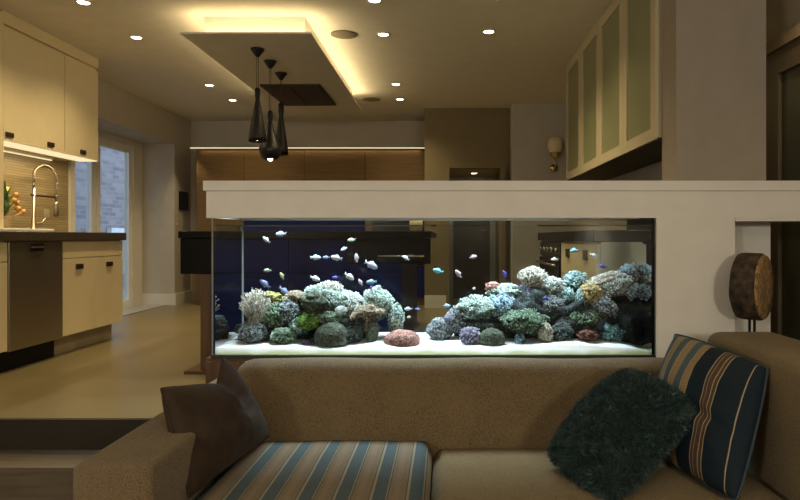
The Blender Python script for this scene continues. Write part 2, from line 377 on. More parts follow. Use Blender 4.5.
# pendants
def pendant(x, y, top, prof, label):
    t = empty('pendant_lamp', (x, y, 2.70), label, 'pendant lamp', 'black pendant lamps over the island')
    bm = bmesh.new(); lathe(bm, [(.052, 0), (.052, -.008), (.012, -.062), (0, -.064)], (x, y, 2.70), 24); link('ceiling_rose', bm, BLACKM, t, True)
    bm = bmesh.new(); tube(bm, [(x-.006, y, 2.64), (x-.006, y, top-.01)], .0022, 6); tube(bm, [(x+.006, y, 2.64), (x+.006, y, top-.01)], .0022, 6); link('cord', bm, DARKBR, t, True)
    bm = bmesh.new(); lathe(bm, [(r, z) for r, z in prof] + [(prof[-1][0]-.004, prof[-1][1]+.004), (max(.01, prof[-1][0]-.012), prof[-1][1]+.03), (.012, prof[0][1]-.12)], (x, y, 0), 32); link('lamp_shade', bm, BLACKM, t, True)
    zb = prof[-1][1]
    bm = bmesh.new(); bmesh.ops.create_uvsphere(bm, u_segments=16, v_segments=10, radius=.022, matrix=Matrix.Translation((x, y, zb+(.006 if zb < 1.92 else .03)))); link('bulb', bm, BULB2, t, True)
pendant(-1.445, 5.01, 2.40, [(.010, 2.40), (.022, 2.385), (.020, 2.34), (.016, 2.31), (.028, 2.24), (.048, 2.14), (.067, 2.02), (.068, 1.985)], 'tall slim black pendant lamp nearest the camera over the island')
pendant(-1.44, 5.355, 2.29, [(.010, 2.29), (.022, 2.275), (.021, 2.24), (.016, 2.20), (.035, 2.12), (.062, 2.05), (.090, 1.98), (.092, 1.955), (.072, 1.91), (.052, 1.89)], 'wide bell-bottomed black pendant lamp with lit bulb, middle of the three')
pendant(-1.45, 5.75, 2.44, [(.010, 2.44), (.024, 2.425), (.024, 2.36), (.018, 2.32), (.030, 2.24), (.045, 2.14), (.062, 2.02), (.064, 1.975)], 'slim black pendant lamp farthest from the camera, under the extractor')

# ================================================================== LEFT KITCHEN RUN
def handle(bm, x, y, z, wdt=.085, h=.036, dx=.012):
    box(bm, x, x+dx, y-wdt/2, y+wdt/2, z-h/2, z+h/2, .004)
def upper(y0, y1, hs, label):
    t = empty('wall_cabinet', (-3.42, (y0+y1)/2, 1.95), label, 'wall cabinet', 'cream upper cabinets over the sink')
    bx('body', -3.598, -3.222, y0+.001, y1-.001, 1.952, 2.80, CREAM, t)
    d = bx('door', -3.221, -3.20, y0+.0035, y1-.0035, 1.953, 2.775, CREAM, t, .0015)
    for hy in hs:
        bm = bmesh.new(); handle(bm, -3.2, hy, 2.0); link('handle', bm, DARKBR, d)
    bx('light_strip', -3.37, -3.205, y0+.01, y1-.01, 1.944, 1.9515, LEDU, t)
upper(4.712, 5.47, (4.77, 5.27), 'wide cream upper cabinet door with two dark pulls, over the tap')
upper(5.472, 6.0, (5.74,), 'narrower cream upper cabinet with one dark pull, beside the garden door')
struct('trim_cabinet_cornice', [(-3.598, -3.20, 4.70, 6.0, 2.802, CEIL-.001)], CREAM)
t = empty('tall_cabinet', (-3.4, 4.35, KZ+.944), 'tall cream cabinet at the very edge of the picture standing on the worktop', 'cabinet')
bx('body', -3.598, -3.222, 4.02, 4.705, KZ+.9445, CEIL-.002, CREAM, t); bx('door', -3.221, -3.195, 4.02, 4.706, KZ+.96, CEIL-.02, CREAM, t, .002)
bm = bmesh.new(); tube(bm, [(-3.57, 4.75, 1.945), (-3.57, 5.9, 1.945)], .006, 6)
setp(link('light_rail', bm, LEDU), 'thin glowing light batten under the cream upper cabinets against the tiles', 'light strip')

setp(bx('worktop', -3.598, -2.88, 3.4, 5.88, 1.222, 1.2885, COUNTER, None, .006), 'dark brown stone worktop along the cream base cabinets', 'worktop')
def base_unit(y0, y1, hs, label, split=None):
    t = empty('base_cabinet', (-3.2, (y0+y1)/2, KZ), label, 'base cabinet', 'cream base cabinets under the worktop')
    bx('body', -3.596, -2.922, y0+.002, y1-.002, .50, 1.2215, CREAM, t)
    bx('drawer', -2.921, -2.90, y0+.003, y1-.003, 1.088, 1.216, CREAM, t, .0015)
    ys = [y0, split, y1] if split else [y0, y1]
    for i in range(len(ys)-1):
        d = bx('door', -2.921, -2.90, ys[i]+(.003 if i == 0 else .0008), ys[i+1]-(.003 if i == len(ys)-2 else .0008), .494, 1.082, CREAM, t, .0008)
        if i < len(hs):
            bm = bmesh.new(); handle(bm, -2.9, hs[i], 1.018, .10, .040); link('handle', bm, DARKBR, d)
    bx('plinth', -3.5, -2.985, y0+.002, y1-.03, KZ+.0005, .4985, plain('plinth', (.30, .25, .17), .4), t)
base_unit(4.93, 5.85, (5.15, 5.61), 'cream base cabinet with a plain top drawer and two dark-pulled doors, at the worktop end', 5.38)
base_unit(3.45, 4.31, (3.8,), 'cream base cabinet cut by the picture edge, beside the steel dishwasher')
t = empty('dishwasher', (-3.2, 4.62, KZ), 'brushed steel dishwasher with a dark recessed grip between the cream base cabinets', 'dishwasher')
bx('body', -3.58, -2.925, 4.316, 4.924, .49, 1.2205, STEEL, t)
bx('door', -2.924, -2.895, 4.318, 4.922, .485, 1.13, STEEL, t, .003); bx('control_panel', -2.924, -2.895, 4.318, 4.922, 1.134, 1.218, STEEL, t, .003)
bm = bmesh.new(); box(bm, -2.896, -2.886, 4.52, 4.68, 1.150, 1.205, .004); link('grip', bm, BLACKM, t)
bm = bmesh.new(); box(bm, -2.887, -2.878, 4.535, 4.665, 1.172, 1.184, .002); link('grip_bar', bm, STEEL, t)
bx('plinth', -3.5, -2.96, 4.318, 4.922, KZ+.0005, .484, BLACK, t)

# spring tap
t = empty('kitchen_tap', (-3.42, 5.5, 1.2885), 'tall chrome spring-neck kitchen tap against the tan tiles', 'tap')
X0, Y0 = -3.43, 5.42
bm = bmesh.new(); lathe(bm, [(.032, 1.289), (.032, 1.30), (.022, 1.31), (.02, 1.40), (.012, 1.41), (.011, 1.66), (.0, 1.661)], (X0, Y0, 0), 16); link('column', bm, TAPM, t, True)
bm = bmesh.new(); arc = [(X0, Y0, 1.66), (X0, Y0, 1.76)] + [(X0+.02*i/10, Y0+.14-.14*math.cos(PI*i/10)*1.0, 1.76+.10*math.sin(PI*i/10)) for i in range(1, 11)] + [(X0+.02, Y0+.28, 1.66), (X0+.02, Y0+.28, 1.54)]
hel = []
ap = [Vector(p) for p in arc]
for i in range(len(ap)-1):
    for s in range(8):
        f = s/8; p = ap[i].lerp(ap[i+1], f); tg = (ap[i+1]-ap[i]).normalized(); a = tg.cross(Vector((1, .02, .01))).normalized(); b2 = tg.cross(a)
        th = (i*8+s)*1.57
        hel.append(p + (a*math.cos(th) + b2*math.sin(th))*.012)
tube(bm, hel, .0035, 5); tube(bm, arc, .008, 8); link('spring_hose', bm, TAPM, t, True)
bm = bmesh.new(); lathe(bm, [(.012, 1.56), (.020, 1.54), (.022, 1.44), (.016, 1.43), (0, 1.43)], (X0+.02, Y0+.28, 0), 16); link('spray_head', bm, STEEL, t, True)
bm = bmesh.new(); tube(bm, [(X0, Y0-.03, 1.60), (X0+.01, Y0+.31, 1.60)], .010, 8); link('holder_arm', bm, DARKBR, t, True)
bm = bmesh.new(); tube(bm, [(X0, Y0, 1.36), (X0+.04, Y0+.05, 1.37), (X0+.06, Y0+.08, 1.42)], .007, 8); link('lever', bm, TAPM, t, True)
# tray, pot plant, socket
setp(bx('serving_tray', -3.55, -3.05, 4.50, 5.08, 1.289, 1.312, plain('white_ceramic', (.80, .78, .72), .3), None, .008), 'white ceramic tray lying on the dark worktop under the plant', 'tray')
t = empty('potted_plant', (-3.36, 4.93, 1.312), 'leafy green plant with yellow and orange flowers in a small pot on the white tray', 'plant')
bm = bmesh.new(); lathe(bm, [(.0, 1.3125), (.045, 1.3125), (.062, 1.40), (.060, 1.405), (.05, 1.395), (0, 1.39)], (-3.36, 4.93, 0), 20); link('pot', bm, plain('pot_glaze', (.25, .18, .10), .4), t, True)
bm = bmesh.new(); rnd = random.Random(3)
for k in range(46):
    a = rnd.uniform(0, 2*PI); h = rnd.uniform(.06, .30); rr = rnd.uniform(.02, .11)
    base = Vector((-3.36, 4.93, 1.39)); tip = base + Vector((math.cos(a)*rr, math.sin(a)*rr, h)); side = Vector((-math.sin(a), math.cos(a), 0))*rnd.uniform(.012, .024)
    mid = base.lerp(tip, .62) + Vector((0, 0, .02))
    v = [bm.verts.new(p) for p in (base, mid+side, tip+Vector((math.cos(a)*.025, math.sin(a)*.025, -.01)), mid-side)]
    c = bm.verts.new(mid + Vector((math.cos(a), math.sin(a), 0))*-.006)
    for i in range(4): bm.faces.new((v[i], v[(i+1) % 4], c))
link('foliage', bm, plain('leaf_green', (.06, .16, .03), .5, var=.4, scale=30), t, True)
bm = bmesh.new(); tube(bm, [(-3.35, 4.92, 1.39), (-3.345, 4.93, 1.56), (-3.335, 4.95, 1.63)], [.004, .01, .018], 8); link('flower', bm, plain('yellow_petal', (.80, .62, .12), .5), t, True)
for k, (dy, dz, dx) in enumerate(((.10, 1.53, .02), (.15, 1.58, 0), (.20, 1.52, -.03), (.13, 1.47, .03), (.24, 1.45, 0))):
    bm = bmesh.new(); tube(bm, [(-3.36, 4.94, 1.39), (-3.36+dx*.5, 4.94+dy*.5, 1.30+(dz-1.30)*.75), (-3.36+dx, 4.94+dy, dz)], .003, 6)
    bmesh.ops.create_icosphere(bm, subdivisions=2, radius=.022, matrix=Matrix.Translation((-3.36+dx, 4.94+dy, dz)))
    for v in bm.verts: v.co += Vector((1, 1, 1))*.006*noise.noise(v.co*90)
    link('flower', bm, plain('orange_petal', (.50, .24, .05), .6, var=.2, scale=60), t, True)
bm = bmesh.new(); box(bm, -3.585, -3.577, 5.80, 5.88, 1.42, 1.50, .006); box(bm, -3.578, -3.574, 5.825, 5.855, 1.445, 1.475, .003)
setp(link('wall_socket', bm, plain('cream_plastic', (.45, .38, .24), .4)), 'small pale wall socket on the tiles right of the tap', 'socket')
# wall speaker and switch on the left wall
t = empty('wall_speaker', (-3.6, 8.92, 1.745), 'small black upright speaker on the wall by the walnut cabinets', 'speaker')
bx('housing', -3.599, -3.575, 8.78, 9.07, 1.62, 1.87, BLACK, t, .008); bx('grille', -3.576, -3.571, 8.795, 9.055, 1.635, 1.855, BLACKM, t, .003)
t = empty('light_switch', (-3.6, 8.72, 1.4), 'small pale light switch on the wall corner below the black speaker', 'switch')
bx('plate', -3.599, -3.592, 8.69, 8.76, 1.39, 1.47, plain('cream_plastic', (.45, .38, .24), .4), t, .003); bx('rocker', -3.593, -3.588, 8.71, 8.74, 1.41, 1.45, TRIMP, t, .002)

# ================================================================== WALNUT WALL, ISLAND
xs = [-3.29, -2.66, -1.86, -1.06, -.262]
lbs = ['walnut tall cabinet at the end by the lit wall, wood from top to floor', 'tall cabinet with walnut top doors and navy doors below, next to the all-walnut one',
       'tall cabinet with walnut top doors and navy doors below, behind the pendants', 'tall cabinet with walnut top doors and black ovens, nearest the passage']
for i in range(4):
    t = empty('tall_unit', ((xs[i]+xs[i+1])/2, 8.9, KZ), lbs[i], 'tall cabinet', 'walnut tall cabinets along the back wall')
    bx('carcass', xs[i]+.001, xs[i+1]-.001, 8.622, 9.198, KZ+.001, 2.402, WALNUTZ, t)
    bx('top_door', xs[i]+.002, xs[i+1]-.002, 8.60, 8.621, 1.96, 2.40, WALNUT, t, .0015)
    lowm = WALNUT if i == 0 else NAVY
    if i < 3:
        bx('door', xs[i]+.002, (xs[i]+xs[i+1])/2-.0015, 8.60, 8.621, KZ+.1, 1.955, lowm, t, .0015); bx('door', (xs[i]+xs[i+1])/2+.0015, xs[i+1]-.002, 8.60, 8.621, KZ+.1, 1.955, lowm, t, .0015)
    else:
        bx('oven', xs[i]+.1, xs[i+1]-.02, 8.585, 8.621, 1.43, 1.955, BGLASS, t, .004); bx('oven', xs[i]+.1, xs[i+1]-.02, 8.585, 8.621, .88, 1.42, BGLASS, t, .004)
        bx('door', xs[i]+.002, xs[i+1]-.002, 8.60, 8.621, KZ+.1, .87, NAVY, t, .0015)
struct('trim_cornice', [(-3.36, -.262, 8.56, 9.199, 2.412, 2.432)], plain('cornice_white', (.82, .78, .66), .5))
bm = bmesh.new(); box(bm, -3.35, -.27, 8.55, 8.559, 2.414, 2.430)
setp(link('cornice_light', bm, emis('cornice_glow', (1, .86, .56), .75)), 'thin glowing light strip along the top of the walnut cabinets', 'light strip')

t = empty('kitchen_island', (-1.0, 5.4, KZ), 'dark kitchen island with navy end panels and a black top, seen behind the tank', 'kitchen island')
bx('worktop', -1.755, -.09, 4.27, 6.9, 1.242, 1.2885, BLACK, t, .004)
bx('apron_box', -1.752, -1.40, 4.30, 6.8, 1.005, 1.2415, BLACK, t, .004)
bx('end_panel', -1.63, -1.56, 4.33, 6.78, KZ+.02, 1.0045, WALNUTZ, t, .003)
bx('carcass', -1.559, -.29, 4.335, 6.78, KZ+.02, 1.0045, NAVY, t)
bx('upper_carcass', -1.399, -.29, 4.335, 6.78, 1.005, 1.2415, NAVY, t)
for a, b in ((-1.39, -1.04), (-1.035, -.66), (-.655, -.295)):
    bx('door', a, b, 4.312, 4.334, KZ+.03, 1.0, NAVY, t, .003)
for a, b in ((-1.39, -1.04), (-1.035, -.665)): bx('drawer', a, b, 4.312, 4.334, 1.01, 1.236, NAVY, t, .003)
ov = bx('oven_front', -.655, -.095, 4.30, 4.333, 1.072, 1.241, BGLASS, t, .004)
bm = bmesh.new(); tube(bm, [(-.44, 4.30, 1.125), (-.44, 4.27, 1.125), (-.14, 4.27, 1.125), (-.14, 4.30, 1.125)], .008, 8); link('oven_handle', bm, CHROME, ov, True)
bx('foot_plate', -1.72, -.27, 4.28, 6.85, KZ+.0005, KZ+.02, WALNUTZ, t)
bm = bmesh.new(); lathe(bm, [(0, 1.289), (.035, 1.289), (.045, 1.30), (.045, 1.36), (.03, 1.37), (0, 1.371)], (-.2, 4.5, 0), 20)  # small rounded cream form on the island top
setp(link('cream_shape', bm, plain('cream_tone', (.75, .68, .42), .35), None, True), 'small cream rounded shape on the island top seen through the tank water', 'cream_shape')

# ================================================================== RIGHT KITCHEN RUN
ys = [3.585, 4.24, 4.90, 5.57, 6.24]
lbs = ['frosted glass wall cabinet next to the column, largest of the four', 'frosted glass wall cabinet second from the column', 'frosted glass wall cabinet third from the column', 'frosted glass wall cabinet farthest from the column, beside the wall lamp']
for i in range(4):
    t = empty('glass_cabinet', (1.34, (ys[i]+ys[i+1])/2, 1.79), lbs[i], 'wall cabinet', 'frosted glass wall cabinets')
    y0, y1 = ys[i], ys[i+1]
    bx('body', 1.183, 1.518, y0+.001, y1-.001, 1.80, CEIL-.002, CREAM2, t)
    bm = bmesh.new(); f = .085
    box(bm, 1.16, 1.182, y0+.002, y0+f, 1.79, CEIL-.004); box(bm, 1.16, 1.182, y1-f, y1-.002, 1.79, CEIL-.004)
    box(bm, 1.16, 1.182, y0+f, y1-f, 1.79, 1.86); box(bm, 1.16, 1.182, y0+f, y1-f, CEIL-.09, CEIL-.004)
    link('door_frame', bm, CREAM2, t)
    bx('glass_panel', 1.168, 1.176, y0+f, y1-f, 1.86, CEIL-.09, FROST, t)
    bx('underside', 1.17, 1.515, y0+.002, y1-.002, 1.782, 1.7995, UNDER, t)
setp(bx('stone_counter', .83, 1.518, 3.63, 5.82, 1.222, 1.2885, BLACK, None, .005), 'black stone counter behind the tank under the glass cabinets', 'worktop')
t = empty('drawer_cabinet', (1.2, 4.2, KZ), 'cream base cabinet with square dark pulls seen through the tank water', 'base cabinet')
bx('body', .872, 1.516, 3.635, 4.758, KZ+.001, 1.2215, CREAM, t)
for a, b in ((3.64, 4.195), (4.2, 4.755)):
    d = bx('drawer', .85, .871, a, b, .99, 1.21, CREAM, t, .002)
    bm = bmesh.new(); box(bm, .838, .851, (a+b)/2-.05, (a+b)/2+.05, 1.11, 1.17, .004); link('handle', bm, DARKBR, d)
    bx('door', .85, .871, a, b, KZ+.1, .985, CREAM, t, .002)
t = empty('range_cooker', (1.2, 5.25, KZ), 'black range cooker with a steel rail behind the coral in the tank', 'cooker')
bx('body', .86, 1.516, 4.765, 5.79, KZ+.001, 1.2215, BLACK, t, .004)
d = bx('oven_door', .838, .859, 4.79, 5.77, .75, 1.08, BGLASS, t, .004)
bm = bmesh.new(); tube(bm, [(.84, 4.85, 1.04), (.80, 4.85, 1.04), (.80, 5.71, 1.04), (.84, 5.71, 1.04)], .009, 8); link('rail', bm, CHROME, d, True)
bx('control_panel', .845, .859, 4.79, 5.77, 1.095, 1.21, BLACKM, t, .003)
for k in range(5):
    bm = bmesh.new(); lathe(bm, [(.02, 0), (.018, .022), (0, .023)], (.845, 4.88+.19*k, 1.15), 16, Matrix.Rotation(-PI/2, 3, 'Y')); link('knob', bm, CHROME, t, True)
# wall lamp
t = empty('wall_lamp', (1.36, 8.04, 2.28), 'cream globe wall lamp on a brass cup at the end of the glass cabinets', 'wall lamp')
bm = bmesh.new(); lathe(bm, [(0, 2.20), (.03, 2.21), (.055, 2.24), (.066, 2.28), (.02, 2.281)], (1.345, 7.93, 0), 24); link('cup', bm, BRASSY, t, True)
bm = bmesh.new(); lathe(bm, [(.058, 2.27), (.088, 2.33), (.092, 2.38), (.075, 2.44), (.035, 2.475), (0, 2.48)], (1.345, 7.93, 0), 24); link('globe', bm, plain('opal_glass', (.80, .70, .48), .3), t, True)
bm = bmesh.new(); tube(bm, [(1.345, 8.039, 2.1), (1.345, 7.97, 2.1), (1.345, 7.93, 2.14), (1.345, 7.93, 2.21)], .010, 8); lathe(bm, [(.05, 0), (.05, .012), (0, .014)], (1.345, 8.039, 2.1), 20, Matrix.Rotation(PI/2, 3, 'X')); link('bracket', bm, BRASSY, t, True)

# ================================================================== AQUARIUM
AX0, AX1, AY0, AY1, AZ0 = -1.111, 1.0, 3.10, 3.55, .687
aq = empty('aquarium', (-.05, 3.33, .668), 'large glass reef aquarium full of water between the sofa and the kitchen', 'aquarium')
bx('front_pane', AX0, AX1, AY0, AY0+.010, AZ0, 1.345, GLASSP, aq)
bx('back_pane', AX0, AX1, AY1-.010, AY1, AZ0, 1.345, GLASSP, aq)
bx('side_pane', AX0, AX0+.010, AY0+.0105, AY1-.0105, AZ0, 1.345, GLASSP, aq)
bx('side_pane', AX1-.010, AX1, AY0+.0105, AY1-.0105, AZ0, 1.345, BGLASS, aq)
bx('base_frame', AX0-.004, AX1+.004, AY0-.004, AY1+.004, .6685, .6865, plain('black_trim', (.02, .018, .015), .4), aq)
bm = bmesh.new()
for x, y in ((AX0+.001, AY0+.002), (AX0+.013, AY1-.016)):
    bm = bmesh.new(); box(bm, x-.003, x+.003, y-.002, y+.002, AZ0, 1.34); link('corner_seal', bm, SEAL, aq)
bx('water', AX0+.0115, AX1-.0115, AY0+.0115, AY1-.0115, AZ0+.003, 1.308, WATER, aq)
st = empty('aquarium_stand', (.1, 3.35, 0), 'dark walnut cabinet carrying the aquarium behind the sofa back', 'cabinet')
bx('body', -1.15, 1.004, 3.12, 3.58, .06, .668, WALNUTZ, st, .002)
bx('plinth', -1.12, .98, 3.15, 3.57, 0.0005, .0595, BLACK, st)
for k in range(4):
    a = -1.145+k*.537; d = bx('door', a+.002, a+.533, 3.10, 3.1195, .075, .655, WALNUTZ, st, .002)
    bm = bmesh.new(); box(bm, a+.24, a+.30, 3.09, 3.1005, .60, .615, .002); link('handle', bm, DARKBR, d)
# sand bed
bm = bmesh.new(); NX, NY = 150, 26
def sand_h(x, y):
    f = (y-AY0)/(AY1-AY0)
    h = .716 + .014*f + .010*noise.noise(Vector((x*2.6, y*4, 1.3))) + .004*noise.noise(Vector((x*9, y*9, 4)))
    h += .016*math.exp(-((x-.62)/.22)**2)*(1-f*.5) + .010*math.exp(-((x+.33)/.10)**2)*(1-f) - .022*math.exp(-((x-.98)/.06)**2)
    return h
gr = []
x0, x1, y0, y1 = AX0+.0105, AX1-.0105, AY0+.0105, AY1-.0105
for i in range(NX+1):
    gr.append([bm.verts.new((x0+(x1-x0)*i/NX, y0+(y1-y0)*j/NY, sand_h(x0+(x1-x0)*i/NX, y0+(y1-y0)*j/NY))) for j in range(NY+1)])
for i in range(NX):
    for j in range(NY): bm.faces.new((gr[i][j], gr[i+1][j], gr[i+1][j+1], gr[i][j+1]))
rim = [gr[i][0] for i in range(NX+1)] + [gr[NX][j] for j in range(1, NY+1)] + [gr[i][NY] for i in range(NX-1, -1, -1)] + [gr[0][j] for j in range(NY-1, 0, -1)]
low = [bm.verts.new((v.co.x, v.co.y, AZ0+.0005)) for v in rim]
for i in range(len(rim)):
    k = (i+1) % len(rim); bm.faces.new((rim[i], low[i], low[k], rim[k]))
bm.faces.new(low)
setp(link('sand', bm, SAND, None, True), 'white sand bed on the floor of the aquarium', 'sand', kind='stuff')

# ------------------------------------------------------------------ reef
PAL = {
 'white': coral_mat('white', (.05, .06, .05), (.34, .38, .34), (.85, .90, .84)),
 'cream': coral_mat('cream', (.10, .08, .05), (.46, .42, .31), (.92, .88, .76)),
 'grey': coral_mat('grey', (.02, .028, .03), (.12, .145, .145), (.45, .50, .50)),
 'dark': coral_mat('dark', (.008, .012, .011), (.035, .05, .045), (.15, .19, .17)),
 'green': coral_mat('green', (.012, .028, .015), (.07, .13, .07), (.34, .46, .32)),
 'pale': coral_mat('pale', (.04, .07, .055), (.25, .34, .28), (.70, .82, .72)),
 'lime': coral_mat('lime', (.03, .07, .01), (.16, .30, .04), (.42, .55, .14), 80),
 'yellow': coral_mat('yellow', (.10, .09, .02), (.38, .36, .10), (.70, .66, .30)),
 'olive': coral_mat('olive', (.02, .026, .014), (.08, .095, .06), (.24, .27, .19), 160),
 'tan': coral_mat('tan', (.05, .035, .02), (.24, .18, .11), (.60, .52, .38)),
 'gold': coral_mat('gold', (.10, .06, .015), (.42, .30, .09), (.80, .66, .34)),
 'pink': coral_mat('pink', (.13, .05, .04), (.44, .22, .17), (.82, .56, .46), 170),
 'purple': coral_mat('purple', (.03, .022, .05), (.13, .11, .19), (.50, .48, .58)),
 'teal': coral_mat('teal', (.02, .05, .05), (.14, .28, .27), (.60, .78, .74)),
 'blue': coral_mat('blue', (.03, .06, .09), (.20, .34, .44), (.66, .84, .92)),
 'black': coral_mat('black', (.003, .004, .004), (.012, .016, .015), (.05, .06, .055)),  # near black: the unlit pier end is put into the rock colour
 'rust': coral_mat('rust', (.05, .02, .01), (.16, .06, .04), (.30, .15, .10)),
}
def lump_bm(w, h, d, seed, amp, freq=2.2, sub=4, flat=0.0, cone=0.0):
    bm = bmesh.new(); bmesh.ops.create_icosphere(bm, subdivisions=sub, radius=1.0)
    so = Vector((seed*3.7, seed*1.9, seed*.77))
    for v in bm.verts:
        p = v.co.copy()
        n = noise.fractal(p*freq + so, .8, 2.0, 4) * amp
        n += (.5-noise.cell(p*freq*2.3+so))*amp*.28
        q = p*(1+n)
        if flat and q.z < -flat: q.z = -flat - (q.z+flat)*-.25
        if cone: q.x *= 1-cone*(q.z+1)*.5; q.y *= 1-cone*(q.z+1)*.5
        v.co = Vector((q.x*w/2, q.y*d/2, q.z*h/2))
    bm.normal_update()
    return bm
def polyps_bm(src, n, ln, rad, seed, up=.0, tent=False):
    rnd = random.Random(seed); fs = [f for f in src.faces if f.normal.z > (-.45 if not tent else -.1) and f.normal.y < .6 and (tent or f.normal.z > rnd.uniform(-.5, .75))]  # favours upward faces, so the pale polyps imitate top light
    bm = bmesh.new()
    for k in range(n):
        f = rnd.choice(fs); p = f.calc_center_median(); nr = (f.normal + Vector((rnd.uniform(-.35, .35), rnd.uniform(-.35, .35), rnd.uniform(-.2, .35)+up))).normalized()
        L = ln*rnd.uniform(.6, 1.25); R = rad*rnd.uniform(.7, 1.25)
        if tent:
            bend = Vector((rnd.uniform(-1, 1), rnd.uniform(-1, 1), rnd.uniform(-.3, .5)))*L*.28
            tube(bm, [p-nr*R, p+nr*L*.5+bend*.35, p+nr*L*.85+bend, p+nr*L+bend*1.2], [R, R*.8, R*.75, R*1.15], 5)
        else:
            tube(bm, [p-nr*R, p+nr*L*.6, p+nr*L], [R*.75, R*1.1, R*.35], 5)
    return bm
def reef(kind, x, y, z, w, h, d, ang, pal, name, cat, label, seed, group):
    M = Matrix.Translation((x, y, z)) @ Matrix.Rotation(math.radians(ang), 4, 'Y')
    mat = PAL[pal]; tip = LIT_TIPS[pal]; pol = None
    if kind == 'rock': bm = lump_bm(w, h, d, seed, .34)
    elif kind == 'polyp':
        bm = lump_bm(w*.92, h*.9, d*.92, seed, .26); pol = polyps_bm(bm, int(70+5600*w*h*6), .009, .0033, seed)
    elif kind == 'tuft':
        bm = lump_bm(w*.74, h*.60, d*.72, seed, .2, sub=3); bm.transform(Matrix.Translation((0, 0, -h*.14))); pol = polyps_bm(bm, 520, max(w, h)*.21, .0021, seed, 1.5, True)
    elif kind == 'dome':
        bm = lump_bm(w, h*1.25, d, seed, .05, 1.4, 5, .35)
        for v in bm.verts:
            c = noise.voronoi(Vector((v.co.x, v.co.y, v.co.z))*120)[0]
            v.co += v.co.normalized()*(-.0035 + .010*(c[1]-c[0]))
        bm.normal_update()
    elif kind == 'plate':
        bm = lump_bm(w, h*.62, d, seed, .16, 1.6, 4, .25)
        for v in bm.verts:
            v.co.z += h*.16 - (v.co.x/(w/2))**2*h*.10
        lathe(bm, [(w*.20, -h*.55), (w*.16, -h*.2), (w*.22, h*.1)], (0, 0, 0), 14)
        bm.normal_update(); pol = polyps_bm(bm, 260, .006, .0026, seed)
    elif kind == 'finger':
        bm = lump_bm(w, h, d, seed, .14, 1.6, 4, 0, .35); pol = polyps_bm(bm, 170, .006, .0026, seed)
    elif kind == 'clam':
        bm = bmesh.new(); seg = 26
        for s in (-1, 1):
            a = []; b = []
            for k in range(seg+1):
                u = -1+2*k/seg; wv = .12*math.sin(k*1.6); e = math.sqrt(max(0, 1-u*u))
                a.append(bm.verts.new((u*w/2, s*d*(.10+.22*e+wv*.3), h*.5*(e*.9+wv)))); b.append(bm.verts.new((u*w*.40, s*d*.12*e, -h*.5)))
            for k in range(seg): bm.faces.new((a[k], a[k+1], b[k+1], b[k]))
        bmesh.ops.solidify(bm, geom=bm.faces[:], thickness=.004)
    bm.transform(M)
    o = link(name, bm, mat, None, True); setp(o, label, cat, group)
    if pol is not None:
        pol.transform(M); p = link('tentacles' if kind == 'tuft' else 'polyps', pol, tip, o, True); p['kind'] = 'stuff'
    return o
